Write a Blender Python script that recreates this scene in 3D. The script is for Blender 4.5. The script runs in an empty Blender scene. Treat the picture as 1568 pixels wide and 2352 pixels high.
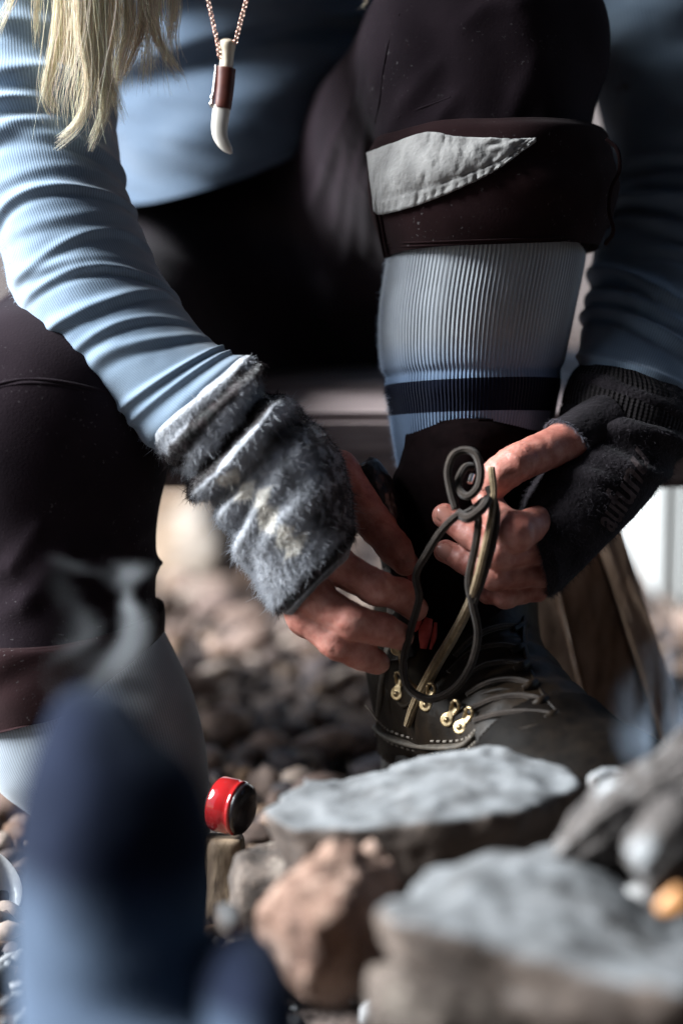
import bpy, bmesh, math, random
import numpy as np
from mathutils import Vector, Matrix

SC = bpy.context.scene
COL = SC.collection
rng = np.random.default_rng(7)
random.seed(7)

# ------------------------------------------------------------------ camera
H, PITCH, FOCAL, SENSOR = 0.52, math.radians(12.0), 85.0, 24.0
cam_d = bpy.data.cameras.new('camera')
cam = bpy.data.objects.new('camera', cam_d)
COL.objects.link(cam)
cam.location = (0, 0, H)
cam.rotation_euler = (math.pi / 2 - PITCH, 0, 0)
cam_d.lens = FOCAL
cam_d.sensor_fit = 'HORIZONTAL'
cam_d.sensor_width = SENSOR
cam_d.sensor_height = 36
cam_d.clip_start = 0.01
cam_d.clip_end = 400
cam_d.dof.use_dof = True
cam_d.dof.focus_distance = 1.385
cam_d.dof.aperture_fstop = 2.2
cam_d.dof.aperture_blades = 0
SC.camera = cam

# ------------------------------------------------------------------ world, sun, exposure
SUN_EL, SUN_AZ = math.radians(33), math.radians(-6)   # azimuth: 0 = from the left, positive = towards the camera
sun_dir = Vector((-math.cos(SUN_EL) * math.cos(SUN_AZ), -math.cos(SUN_EL) * math.sin(SUN_AZ), math.sin(SUN_EL)))
world = bpy.data.worlds.new('World')
SC.world = world
world.use_nodes = True
wn = world.node_tree
bg = wn.nodes['Background']
sky = wn.nodes.new('ShaderNodeTexSky')
sky.sky_type = 'NISHITA'
sky.sun_disc = False
sky.sun_elevation = SUN_EL
sky.sun_rotation = math.atan2(sun_dir.x, sun_dir.y)
wn.links.new(sky.outputs[0], bg.inputs[0])
bg.inputs[1].default_value = 0.05
sun_d = bpy.data.lights.new('sun', 'SUN')
sun_d.energy = 5.0
sun_d.angle = math.radians(30)
sun_d.color = (0.90, 0.96, 1.0)
sun = bpy.data.objects.new('sun', sun_d)
COL.objects.link(sun)
sun.rotation_euler = (-sun_dir).to_track_quat('-Z', 'Y').to_euler()
SC.view_settings.view_transform = 'Standard'
SC.view_settings.look = 'None'
SC.view_settings.exposure = 2.15
SC.view_settings.gamma = 1.0
SC.view_settings.use_curve_mapping = False
SC.render.engine = 'CYCLES'
SC.cycles.use_denoising = True
SC.cycles.max_bounces = 6
SC.cycles.volume_bounces = 1
SC.cycles.volume_step_rate = 1.0

# ------------------------------------------------------------------ helpers
CAM = np.array((0, 0, H)); FW = np.array((0, math.cos(PITCH), -math.sin(PITCH)))
UP = np.array((0, math.sin(PITCH), math.cos(PITCH))); RT = np.array((1.0, 0, 0))
PX = SENSOR / FOCAL / 1568.0          # metres per picture unit at one metre


def P(u, v, d):
    return CAM + FW * d + RT * ((u - 784) * PX * d) + UP * ((1176 - v) * PX * d)


def spline(pts, n):
    """Catmull-Rom through rows of pts, n samples at about even spacing."""
    p = np.asarray(pts, float)
    p = np.vstack([2 * p[0] - p[1], p, 2 * p[-1] - p[-2]])
    k = len(p) - 3
    t = np.linspace(0, k, n)
    i = np.minimum(t.astype(int), k - 1)
    f = (t - i)[:, None]
    a, b, c, d = p[i], p[i + 1], p[i + 2], p[i + 3]
    return 0.5 * (2 * b + (c - a) * f + (2 * a - 5 * b + 4 * c - d) * f ** 2 + (3 * b - a - 3 * c + d) * f ** 3)


def _hash(i, j, k, seed):
    h = (i * 374761393 + j * 668265263 + k * 2147483647 + seed * 1274126177) & 0xffffffff
    h = ((h ^ (h >> 13)) * 1274126177) & 0xffffffff
    return ((h ^ (h >> 16)) & 0xffff) / 65535.0


def vnoise(x, y, z, seed=0):
    x, y, z = np.broadcast_arrays(np.asarray(x, float), np.asarray(y, float), np.asarray(z, float))
    i, j, k = (np.floor(q).astype(np.int64) for q in (x, y, z))
    fx, fy, fz = x - i, y - j, z - k
    fx, fy, fz = (q * q * (3 - 2 * q) for q in (fx, fy, fz))
    r = 0
    for a in (0, 1):
        for b in (0, 1):
            for c in (0, 1):
                w = (fx if a else 1 - fx) * (fy if b else 1 - fy) * (fz if c else 1 - fz)
                r = r + w * _hash(i + a, j + b, k + c, seed)
    return r * 2 - 1


def fbm(x, y, z, seed=0, o=3):
    r, a, f = 0, 0.5, 1.0
    for q in range(o):
        r = r + a * vnoise(x * f, y * f, z * f, seed + q)
        a *= 0.5; f *= 2.03
    return r


def tag(o, label=None, cat=None, group=None, kind=None):
    if label: o['label'] = label
    if cat: o['category'] = cat
    if group: o['group'] = group
    if kind: o['kind'] = kind
    return o


def empty(name, loc=(0, 0, 0)):
    o = bpy.data.objects.new(name, None)
    o.location = loc
    COL.objects.link(o)
    return o


def mesh_obj(name, verts, faces, mat=None, parent=None, smooth=True, uv=None, colors=None, origin=None):
    me = bpy.data.meshes.new(name)
    verts = np.asarray(verts, np.float64)
    org = np.zeros(3) if origin is None else np.asarray(origin, float)
    if isinstance(faces, np.ndarray):
        n, k = faces.shape
        me.vertices.add(len(verts)); me.vertices.foreach_set('co', (verts - org).astype(np.float32).ravel())
        me.loops.add(n * k); me.loops.foreach_set('vertex_index', faces.astype(np.int32).ravel())
        me.polygons.add(n); me.polygons.foreach_set('loop_start', np.arange(0, n * k, k, dtype=np.int32))
        me.update(calc_edges=True)
    else:
        me.from_pydata((verts - org).tolist(), [], faces)
    me.validate()
    if smooth:
        me.polygons.foreach_set('use_smooth', np.ones(len(me.polygons), bool))
    if uv is not None:
        l = me.uv_layers.new(name='UVMap')
        l.data.foreach_set('uv', np.asarray(uv, np.float32).ravel())
    if colors is not None:
        ca = me.color_attributes.new('pattern', 'FLOAT_COLOR', 'POINT')
        c = np.ones((len(verts), 4), np.float32); c[:, :3] = colors
        ca.data.foreach_set('color', c.ravel())
    if mat: me.materials.append(mat)
    o = bpy.data.objects.new(name, me)
    COL.objects.link(o)
    o.location = org
    if parent is not None:
        o.parent = parent
        o.matrix_parent_inverse = Matrix.Identity(4)
        pl = Vector((0, 0, 0)); q = parent
        while q is not None:
            pl += q.location; q = q.parent
        o.location = Vector(org) - pl
    me.update()
    return o


# ---- lofts: rings given as (uL, vL, uR, vR, depth, half thickness in metres[, power])
class Loft:
    def __init__(s, rings, nu=128, nv=160, disp=None, power=2.0, world_rings=None):
        if world_rings is not None:
            A = np.array([np.r_[c, S, N] for c, S, N in world_rings])
        else:
            rows = []
            for r in rings:
                L, R = P(r[0], r[1], r[4]), P(r[2], r[3], r[4])
                if len(r) > 6: R = P(r[2], r[3], r[4] + r[6])
                c, S = (L + R) / 2, (R - L) / 2
                N = -FW - S * np.dot(-FW, S) / np.dot(S, S)
                N = N / np.linalg.norm(N) * r[5]
                rows.append(np.r_[c, S, N])
            A = np.array(rows)
        A = spline(A, nv)
        c, S, N = A[:, :3], A[:, 3:6], A[:, 6:]
        s.s = np.r_[0, np.cumsum(np.linalg.norm(np.diff(c, axis=0), axis=1))]
        th = np.linspace(0, 2 * math.pi, nu, endpoint=False)
        s.th = th
        e = 2.0 / power
        ct = np.sign(np.cos(th)) * np.abs(np.cos(th)) ** e
        st = np.sign(np.sin(th)) * np.abs(np.sin(th)) ** e
        s.pos = c[:, None] + S[:, None] * ct[None, :, None] + N[:, None] * st[None, :, None]
        s.nu, s.nv = nu, nv
        s.SS, s.TH = np.meshgrid(s.s, th, indexing='ij')
        s.t = np.linspace(0, 1, nv)
        s.centre = c
        s.normals()
        if disp is not None:
            s.pos = s.pos + s.nor * disp(s)[..., None]
            s.normals()

    def normals(s):
        du = np.roll(s.pos, -1, 1) - np.roll(s.pos, 1, 1)
        dv = np.gradient(s.pos, axis=0)
        n = np.cross(du, dv)
        n /= np.linalg.norm(n, axis=2, keepdims=True) + 1e-12
        if np.mean(np.sum(n * (s.pos - s.centre[:, None]), 2)) < 0:
            n = -n
        s.nor = n

    def build(s, name, mat, parent=None, cap0=True, cap1=True, colors=None, thick=0.0):
        nu, nv = s.nu, s.nv
        V = s.pos.reshape(-1, 3)
        i, j = np.meshgrid(np.arange(nv - 1), np.arange(nu), indexing='ij')
        j2 = (j + 1) % nu
        F = np.stack([i * nu + j, i * nu + j2, (i + 1) * nu + j2, (i + 1) * nu + j], -1).reshape(-1, 4)
        uu = np.stack([j, j + 1, j + 1, j], -1).reshape(-1, 4) / nu
        vv = np.stack([s.s[i], s.s[i], s.s[i + 1], s.s[i + 1]], -1).reshape(-1, 4)
        # flip so that faces look outward
        n0 = np.cross(V[F[0, 1]] - V[F[0, 0]], V[F[0, 3]] - V[F[0, 0]])
        if np.dot(n0, s.nor.reshape(-1, 3)[F[0, 0]]) < 0:
            F = F[:, ::-1]; uu = uu[:, ::-1]; vv = vv[:, ::-1]
        extraV, extraF, eu = [], [], []
        nb = len(V)

        def cap(row, vval, flip):
            nonlocal nb
            ring = s.pos[row]; ctr = ring.mean(0)
            prev = np.arange(nu) + row * nu
            for k, (sc, off) in enumerate(((0.80, 0.0), (0.4, 0.0), (0.02, 0.0))):
                rr = ctr + (ring - ctr) * sc
                extraV.append(rr)
                cur = np.arange(nu) + nb; nb += nu
                f = np.stack([prev, np.roll(prev, -1), np.roll(cur, -1), cur], -1)
                extraF.append(f[:, ::-1] if flip else f)
                eu.append(np.tile(np.array([[0, vval]] * 4), (nu, 1, 1)))
                prev = cur
        if cap0: cap(0, s.s[0], True)
        if cap1: cap(nv - 1, s.s[-1], False)
        if extraV:
            V = np.vstack([V] + extraV); F = np.vstack([F] + extraF)
            UV = np.concatenate([np.stack([uu, vv], -1)] + eu)
            if colors is not None:
                cc = colors.reshape(-1, 3)
                ext = [cc[:nu]] * 3 * int(cap0) + [cc[-nu:]] * 3 * int(cap1)
                colors = np.vstack([cc] + ext)
        else:
            UV = np.stack([uu, vv], -1)
        if colors is not None: colors = colors.reshape(-1, 3)
        o = mesh_obj(name, V, F, mat, parent, uv=UV, colors=colors)
        if not (cap0 and cap1) and thick:
            m = o.modifiers.new('thick', 'SOLIDIFY'); m.thickness = thick; m.offset = -1
        return o

    def at(s, t, th):
        """surface point and normal at length fraction t and angle th (arrays)"""
        t = np.asarray(t) * (s.nv - 1); j = (np.asarray(th) % (2 * math.pi)) / (2 * math.pi) * s.nu
        i0 = np.clip(t.astype(int), 0, s.nv - 2); j0 = j.astype(int) % s.nu; j1 = (j0 + 1) % s.nu
        a = (t - i0)[..., None]; b = (j - np.floor(j))[..., None]
        def g(A): return (A[i0, j0] * (1 - a) + A[i0 + 1, j0] * a) * (1 - b) + (A[i0, j1] * (1 - a) + A[i0 + 1, j1] * a) * b
        n = g(s.nor)
        return g(s.pos), n / np.linalg.norm(n, axis=-1, keepdims=True)


def folds(L, items, bow=0.0):
    """items: (t, amplitude m, width m, angle centre, angle spread, skew)"""
    out = np.zeros_like(L.SS); tot = L.s[-1]
    for (t, a, w, tc, ts, sk) in items:
        dth = np.angle(np.exp(1j * (L.TH - tc)))
        x = (L.SS - t * tot - sk * dth + bow * np.sin(L.TH) - 0.0025 * np.sin(dth * 2.3 + t * 90)) / w
        prof = np.exp(-x * x) - 0.55 * np.exp(-((x - 1.5) / 0.9) ** 2)
        out += a * prof * np.exp(-(dth / ts) ** 2)
    return out


# ---- signed-distance modelling
def surface_nets(f, lo, hi, h):
    lo, hi = np.asarray(lo, float), np.asarray(hi, float)
    n = np.maximum(((hi - lo) / h).astype(int) + 1, 4)
    ax = [lo[k] + h * np.arange(n[k]) for k in range(3)]
    V = np.empty(n, np.float32)
    step = max(1, int(400000 // (n[1] * n[2])))
    for a in range(0, n[0], step):
        X, Y, Z = np.meshgrid(ax[0][a:a + step], ax[1], ax[2], indexing='ij')
        V[a:a + step] = f(X, Y, Z)
    S = V < 0
    c = [S[i:n[0] - 1 + i, j:n[1] - 1 + j, k:n[2] - 1 + k] for i in (0, 1) for j in (0, 1) for k in (0, 1)]
    cnt = sum(q.astype(np.int8) for q in c)
    act = (cnt > 0) & (cnt < 8)
    idx = -np.ones(act.shape, np.int64)
    cells = np.argwhere(act)
    idx[act] = np.arange(len(cells))
    acc = np.zeros((len(cells), 3)); num = np.zeros(len(cells))
    corners = [(i, j, k) for i in (0, 1) for j in (0, 1) for k in (0, 1)]
    for a in corners:
        for d in range(3):
            if a[d] == 0:
                b = list(a); b[d] = 1
                va = V[cells[:, 0] + a[0], cells[:, 1] + a[1], cells[:, 2] + a[2]]
                vb = V[cells[:, 0] + b[0], cells[:, 1] + b[1], cells[:, 2] + b[2]]
                m = (va < 0) != (vb < 0)
                t = np.where(m, va / np.where(m, va - vb, 1), 0)
                q = np.tile(np.array(a, float), (len(cells), 1)); q[:, d] += t
                acc[m] += q[m]; num[m] += 1
    verts = lo + (cells + acc / num[:, None]) * h
    faces = []
    for d in range(3):
        e, g = [q for q in range(3) if q != d]
        sl0 = [slice(None)] * 3; sl1 = [slice(None)] * 3
        sl0[d] = slice(0, n[d] - 1); sl1[d] = slice(1, n[d])
        A, B = S[tuple(sl0)], S[tuple(sl1)]
        ch = np.argwhere(A != B)
        ok = (ch[:, e] > 0) & (ch[:, g] > 0) & (ch[:, e] < n[e] - 1) & (ch[:, g] < n[g] - 1)
        ch = ch[ok]
        inside = A[ch[:, 0], ch[:, 1], ch[:, 2]]
        def cell(de, dg):
            q = ch.copy(); q[:, e] += de; q[:, g] += dg
            return idx[q[:, 0], q[:, 1], q[:, 2]]
        F = np.stack([cell(-1, -1), cell(0, -1), cell(0, 0), cell(-1, 0)], 1)
        flip = inside if d != 1 else ~inside
        F[~flip] = F[~flip][:, ::-1]
        faces.append(F)
    return verts, np.vstack(faces)


def cap(X, Y, Z, a, b, ra, rb):
    a, b = np.asarray(a), np.asarray(b)
    ab = b - a; L = max(float(ab @ ab), 1e-12)
    t = np.clip(((X - a[0]) * ab[0] + (Y - a[1]) * ab[1] + (Z - a[2]) * ab[2]) / L, 0, 1)
    return np.sqrt((X - a[0] - t * ab[0]) ** 2 + (Y - a[1] - t * ab[1]) ** 2 + (Z - a[2] - t * ab[2]) ** 2) - (ra + (rb - ra) * t)


def smin(a, b, k):
    h = np.clip(0.5 + 0.5 * (b - a) / k, 0, 1)
    return b + (a - b) * h - k * h * (1 - h)


def chain(X, Y, Z, pts, k=0.004):
    r = None
    for (a, ra), (b, rb) in zip(pts[:-1], pts[1:]):
        q = cap(X, Y, Z, a, b, ra, rb)
        r = q if r is None else smin(r, q, k)
    return r


def ellip(X, Y, Z, c, A, r):
    """ellipsoid with orthonormal rows A and radii r (approximate distance)"""
    dx, dy, dz = X - c[0], Y - c[1], Z - c[2]
    q = [(dx * A[i][0] + dy * A[i][1] + dz * A[i][2]) / r[i] for i in range(3)]
    k = np.sqrt(q[0] ** 2 + q[1] ** 2 + q[2] ** 2)
    return (k - 1) * min(r) * (1.0)


def frame(d, hint=None):
    d = np.asarray(d, float); d = d / np.linalg.norm(d)
    h = -FW if hint is None else np.asarray(hint, float)
    b = np.cross(d, h); b /= np.linalg.norm(b)
    return np.array([d, b, np.cross(b, d)])


def on_surface(f, u, v, d0, d1, n=260):
    d = np.linspace(d0, d1, n)
    pts = np.array([P(u, v, q) for q in d])
    val = f(pts[:, 0], pts[:, 1], pts[:, 2])
    k = np.argmax(val < 0) if (val < 0).any() else int(np.argmin(val))
    return d[k], pts[k]


def grad(f, p, e=0.002):
    g = []
    for k in range(3):
        q = np.array(p, float); q[k] += e; r = np.array(p, float); r[k] -= e
        g.append(float(f(np.array([q[0]]), np.array([q[1]]), np.array([q[2]]))[0] - f(np.array([r[0]]), np.array([r[1]]), np.array([r[2]]))[0]))
    g = np.array(g)
    return g / (np.linalg.norm(g) + 1e-12)


def tube(name, pts, rad, mat, parent=None, n=None, sides=10, flat=1.0, colors=None, raw=False):
    """round cord through points (rows x, y, z); rad a number or one per point"""
    pts = np.asarray(pts, float)
    rr = np.full(len(pts), rad) if np.isscalar(rad) else np.asarray(rad, float)
    n = n or len(pts) * 8
    A = spline(np.c_[pts, rr], n)
    c, r = A[:, :3], A[:, 3]
    T = np.gradient(c, axis=0); T /= np.linalg.norm(T, axis=1, keepdims=True) + 1e-12
    B = np.cross(T[0], [0.3, -0.9, 0.2]); B /= np.linalg.norm(B)
    Bs = [B]
    for k in range(1, n):
        B = Bs[-1] - T[k] * np.dot(Bs[-1], T[k]); B /= np.linalg.norm(B); Bs.append(B)
    Bs = np.array(Bs); N = np.cross(T, Bs)
    th = np.linspace(0, 2 * math.pi, sides, endpoint=False)
    V = c[:, None] + r[:, None, None] * (Bs[:, None] * np.cos(th)[None, :, None] + N[:, None] * np.sin(th)[None, :, None] * flat)
    i, j = np.meshgrid(np.arange(n - 1), np.arange(sides), indexing='ij'); j2 = (j + 1) % sides
    F = np.stack([i * sides + j, i * sides + j2, (i + 1) * sides + j2, (i + 1) * sides + j], -1).reshape(-1, 4)
    s = np.r_[0, np.cumsum(np.linalg.norm(np.diff(c, axis=0), axis=1))]
    uv = np.stack([np.stack([j, j + 1, j + 1, j], -1).reshape(-1, 4) / sides,
                   np.stack([s[i], s[i], s[i + 1], s[i + 1]], -1).reshape(-1, 4)], -1)
    V = V.reshape(-1, 3)
    V = np.vstack([V, c[:1], c[-1:]])
    m = len(V)
    k = np.arange(sides); k2 = (k + 1) % sides
    F = np.vstack([F, np.stack([k2, k, np.full(sides, m - 2), np.full(sides, m - 2)], -1),
                   np.stack([(n - 1) * sides + k, (n - 1) * sides + k2, np.full(sides, m - 1), np.full(sides, m - 1)], -1)])
    uv = np.concatenate([uv, np.zeros((2 * sides, 4, 2))])
    fl = [tuple(dict.fromkeys(f)) for f in F.tolist()]
    uvf = np.concatenate([uv[q][:len(fl[q])] for q in range(len(fl))])
    if raw: return V, fl
    return mesh_obj(name, V, fl, mat, parent, uv=uvf)


def hairs(name, roots, dirs, length, radius, mat, parent=None, npt=5, bend=None, colors=None, wob=0.0):
    """strand curves from roots along dirs, bending towards bend"""
    n = len(roots)
    t = np.linspace(0, 1, npt)[None, :, None]
    L = np.asarray(length).reshape(-1, 1, 1) if not np.isscalar(length) else length
    p = roots[:, None] + dirs[:, None] * t * L
    if bend is not None: p = p + np.asarray(bend)[:, None] * (t ** 2) * L
    if wob: p = p + np.cumsum(rng.normal(0, wob, p.shape), 1) * t
    return strands(name, p, radius, mat, parent, colors)


def strands(name, p, radius, mat, parent=None, colors=None):
    n, npt = p.shape[:2]
    h = bpy.data.hair_curves.new(name)
    h.add_curves([npt] * n)
    h.position_data.foreach_set('vector', p.astype(np.float32).ravel())
    ra = h.attributes.get('radius') or h.attributes.new('radius', 'FLOAT', 'POINT')
    t = np.linspace(0, 1, npt)
    ra.data.foreach_set('value', (np.tile(radius * (1 - 0.75 * t ** 2), (n, 1))).astype(np.float32).ravel())
    if colors is not None:
        ca = h.attributes.new('pattern', 'FLOAT_COLOR', 'CURVE')
        c = np.ones((n, 4), np.float32); c[:, :3] = colors
        ca.data.foreach_set('color', c.ravel())
    h.materials.append(mat)
    o = bpy.data.objects.new(name, h)
    COL.objects.link(o)
    if parent is not None:
        o.parent = parent
        pl = Vector((0, 0, 0)); q = parent
        while q is not None:
            pl += q.location; q = q.parent
        o.location = -pl
    return o


# ------------------------------------------------------------------ materials
def new_mat(name):
    m = bpy.data.materials.new(name); m.use_nodes = True
    nt = m.node_tree
    return m, nt, nt.nodes['Principled BSDF']


def N(nt, kind, **kw):
    n = nt.nodes.new(kind)
    for k, v in kw.items():
        if k.startswith('i_'):
            n.inputs[k[2:]].default_value = v
        else:
            setattr(n, k, v)
    return n


def ramp(nt, fac, stops):
    r = nt.nodes.new('ShaderNodeValToRGB')
    while len(r.color_ramp.elements) > 1: r.color_ramp.elements.remove(r.color_ramp.elements[-1])
    for k, (p, c) in enumerate(stops):
        e = r.color_ramp.elements[0] if k == 0 else r.color_ramp.elements.new(p)
        e.position = p; e.color = (*c, 1)
    nt.links.new(fac, r.inputs[0])
    return r.outputs[0]


def mathn(nt, op, a, b=None):
    m = N(nt, 'ShaderNodeMath', operation=op)
    for k, q in enumerate((a, b)):
        if q is None: continue
        if isinstance(q, (int, float)): m.inputs[k].default_value = q
        else: nt.links.new(q, m.inputs[k])
    return m.outputs[0]


def fabric(name, c1, c2, ribs=0, rows=0, bump=0.3, dist=0.0006, rough=0.9, sheen=0.25, noise=35.0, bands=None, attr=False, weave=0, specks=0.0, twill=0, stains=0.0, spec=0.1, tint=None):
    """ribs: lengthwise ribs round the tube; rows: courses per metre; weave: object-space cloth grain"""
    m, nt, b = new_mat(name)
    tc = N(nt, 'ShaderNodeTexCoord')
    ns = N(nt, 'ShaderNodeTexNoise'); ns.inputs['Scale'].default_value = noise; ns.inputs['Detail'].default_value = 6
    nt.links.new(tc.outputs['Object'], ns.inputs['Vector'])
    col = ramp(nt, ns.outputs[0], [(0.3, c1), (0.7, c2)])
    if attr:
        at = N(nt, 'ShaderNodeAttribute', attribute_name='pattern')
        mx = N(nt, 'ShaderNodeMix', data_type='RGBA', blend_type='MULTIPLY'); mx.inputs[0].default_value = 1
        nt.links.new(at.outputs['Color'], mx.inputs[6])
        nt.links.new(ramp(nt, ns.outputs[0], [(0.25, (0.75,) * 3), (0.75, (1.2,) * 3)]), mx.inputs[7])
        col = mx.outputs[2]
    sep = N(nt, 'ShaderNodeSeparateXYZ'); nt.links.new(tc.outputs['UV'], sep.inputs[0])
    h = None
    if ribs:
        nr = N(nt, 'ShaderNodeTexNoise'); nr.inputs['Scale'].default_value = 60; nr.inputs['Detail'].default_value = 4; nt.links.new(tc.outputs['Object'], nr.inputs['Vector'])
        w = mathn(nt, 'SINE', mathn(nt, 'ADD', mathn(nt, 'MULTIPLY', sep.outputs[0], ribs * 2 * math.pi), mathn(nt, 'MULTIPLY', nr.outputs[0], 3.5)))
        h = mathn(nt, 'ADD', mathn(nt, 'MULTIPLY', w, 0.5), 0.5)
        dk = N(nt, 'ShaderNodeMix', data_type='RGBA', blend_type='MULTIPLY'); dk.inputs[0].default_value = 1
        nt.links.new(col, dk.inputs[6]); nt.links.new(ramp(nt, h, [(0.1, (0.80,) * 3), (0.75, (1.05,) * 3)]), dk.inputs[7])
        col = dk.outputs[2]
    if rows:
        w = mathn(nt, 'SINE', mathn(nt, 'MULTIPLY', sep.outputs[1], rows * 2 * math.pi))
        w = mathn(nt, 'MULTIPLY', w, 0.22)
        h = w if h is None else mathn(nt, 'ADD', h, w)
    if twill:
        w = mathn(nt, 'SINE', mathn(nt, 'ADD', mathn(nt, 'MULTIPLY', sep.outputs[1], twill * 2 * math.pi), mathn(nt, 'MULTIPLY', sep.outputs[0], 300.0)))
        w = mathn(nt, 'MULTIPLY', w, 0.3)
        h = w if h is None else mathn(nt, 'ADD', h, w)
    n2 = N(nt, 'ShaderNodeTexNoise'); n2.inputs['Scale'].default_value = weave or 900; n2.inputs['Detail'].default_value = 3
    nt.links.new(tc.outputs['Object'], n2.inputs['Vector'])
    g = mathn(nt, 'MULTIPLY', n2.outputs[0], 0.7)
    h = g if h is None else mathn(nt, 'ADD', h, g)
    if bands:
        col = bands(nt, sep.outputs[1], col)
    if stains:
        s1 = N(nt, 'ShaderNodeTexNoise'); s1.inputs['Scale'].default_value = 34; s1.inputs['Detail'].default_value = 5; s1.inputs['Roughness'].default_value = 0.7
        nt.links.new(tc.outputs['Object'], s1.inputs['Vector'])
        mx = N(nt, 'ShaderNodeMix', data_type='RGBA'); nt.links.new(mathn(nt, 'MULTIPLY', ramp(nt, s1.outputs[0], [(0.66, (0, 0, 0)), (0.72, (1, 1, 1))]), stains), mx.inputs[0])
        nt.links.new(col, mx.inputs[6]); mx.inputs[7].default_value = (0.10, 0.055, 0.04, 1)
        col = mx.outputs[2]
    if specks:
        vo = N(nt, 'ShaderNodeTexNoise'); vo.inputs['Scale'].default_value = 420; vo.inputs['Detail'].default_value = 2
        nt.links.new(tc.outputs['Object'], vo.inputs['Vector'])
        v2 = N(nt, 'ShaderNodeTexNoise'); v2.inputs['Scale'].default_value = 26; nt.links.new(tc.outputs['Object'], v2.inputs['Vector'])
        f = mathn(nt, 'MULTIPLY', ramp(nt, vo.outputs[0], [(0.66, (0, 0, 0)), (0.74, (1, 1, 1))]), ramp(nt, v2.outputs[0], [(0.45, (0, 0, 0)), (0.65, (1, 1, 1))]))
        mx = N(nt, 'ShaderNodeMix', data_type='RGBA'); nt.links.new(mathn(nt, 'MULTIPLY', f, specks), mx.inputs[0])
        nt.links.new(col, mx.inputs[6]); mx.inputs[7].default_value = (0.4, 0.38, 0.38, 1)
        col = mx.outputs[2]
    nt.links.new(col, b.inputs['Base Color'])
    bp = N(nt, 'ShaderNodeBump'); bp.inputs['Strength'].default_value = bump; bp.inputs['Distance'].default_value = dist
    nt.links.new(h, bp.inputs['Height']); nt.links.new(bp.outputs[0], b.inputs['Normal'])
    b.inputs['Roughness'].default_value = rough
    b.inputs['Sheen Weight'].default_value = sheen; b.inputs['Sheen Roughness'].default_value = 0.5
    b.inputs['Specular IOR Level'].default_value = spec
    if tint: b.inputs['Sheen Tint'].default_value = (*tint, 1)
    return m


def rock_mat(name, stops, scale=22, bump=0.6, dist=0.004, rough=0.85, top_tone=None):
    m, nt, b = new_mat(name)
    tc = N(nt, 'ShaderNodeTexCoord')
    n1 = N(nt, 'ShaderNodeTexNoise'); n1.inputs['Scale'].default_value = scale; n1.inputs['Detail'].default_value = 8; n1.inputs['Roughness'].default_value = 0.65
    nt.links.new(tc.outputs['Object'], n1.inputs['Vector'])
    col = ramp(nt, n1.outputs[0], stops)
    n3 = N(nt, 'ShaderNodeTexNoise'); n3.inputs['Scale'].default_value = scale * 9; n3.inputs['Detail'].default_value = 4
    nt.links.new(tc.outputs['Object'], n3.inputs['Vector'])
    mx = N(nt, 'ShaderNodeMix', data_type='RGBA', blend_type='MULTIPLY'); mx.inputs[0].default_value = 1
    nt.links.new(col, mx.inputs[6]); nt.links.new(ramp(nt, n3.outputs[0], [(0.30, (0.72,) * 3), (0.5, (1,) * 3), (0.70, (1.22,) * 3)]), mx.inputs[7])
    base = mx.outputs[2]
    if top_tone:                      # paler grey blended in on the upward faces
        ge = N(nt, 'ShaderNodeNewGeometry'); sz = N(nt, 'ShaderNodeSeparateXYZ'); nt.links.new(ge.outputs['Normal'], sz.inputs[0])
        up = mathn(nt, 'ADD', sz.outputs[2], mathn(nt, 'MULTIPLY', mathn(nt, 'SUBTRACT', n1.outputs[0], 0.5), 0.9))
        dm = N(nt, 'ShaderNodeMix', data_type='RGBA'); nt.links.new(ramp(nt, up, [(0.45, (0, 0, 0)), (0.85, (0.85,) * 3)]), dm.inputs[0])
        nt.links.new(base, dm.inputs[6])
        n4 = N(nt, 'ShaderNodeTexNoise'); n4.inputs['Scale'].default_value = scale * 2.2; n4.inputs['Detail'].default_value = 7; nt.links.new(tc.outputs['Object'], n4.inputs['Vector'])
        nt.links.new(ramp(nt, n4.outputs[0], [(0.34, tuple(q * .42 for q in top_tone)), (0.5, top_tone), (0.66, tuple(q * 1.35 for q in top_tone))]), dm.inputs[7])
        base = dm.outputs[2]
    nt.links.new(base, b.inputs['Base Color'])
    hs = mathn(nt, 'ADD', n1.outputs[0], mathn(nt, 'MULTIPLY', n3.outputs[0], 0.35))
    bp = N(nt, 'ShaderNodeBump'); bp.inputs['Strength'].default_value = bump; bp.inputs['Distance'].default_value = dist
    nt.links.new(hs, bp.inputs['Height']); nt.links.new(bp.outputs[0], b.inputs['Normal'])
    b.inputs['Roughness'].default_value = rough
    return m


def simple(name, c1, c2=None, scale=60, rough=0.5, metal=0.0, bump=0.15, dist=0.0006, spec=0.5, coat=0.0):
    m, nt, b = new_mat(name)
    tc = N(nt, 'ShaderNodeTexCoord')
    n1 = N(nt, 'ShaderNodeTexNoise'); n1.inputs['Scale'].default_value = scale; n1.inputs['Detail'].default_value = 6
    nt.links.new(tc.outputs['Object'], n1.inputs['Vector'])
    nt.links.new(ramp(nt, n1.outputs[0], [(0.3, c1), (0.7, c2 or c1)]), b.inputs['Base Color'])
    bp = N(nt, 'ShaderNodeBump'); bp.inputs['Strength'].default_value = bump; bp.inputs['Distance'].default_value = dist
    nt.links.new(n1.outputs[0], bp.inputs['Height']); nt.links.new(bp.outputs[0], b.inputs['Normal'])
    b.inputs['Roughness'].default_value = rough; b.inputs['Metallic'].default_value = metal
    b.inputs['Specular IOR Level'].default_value = spec; b.inputs['Coat Weight'].default_value = coat
    return m


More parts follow.
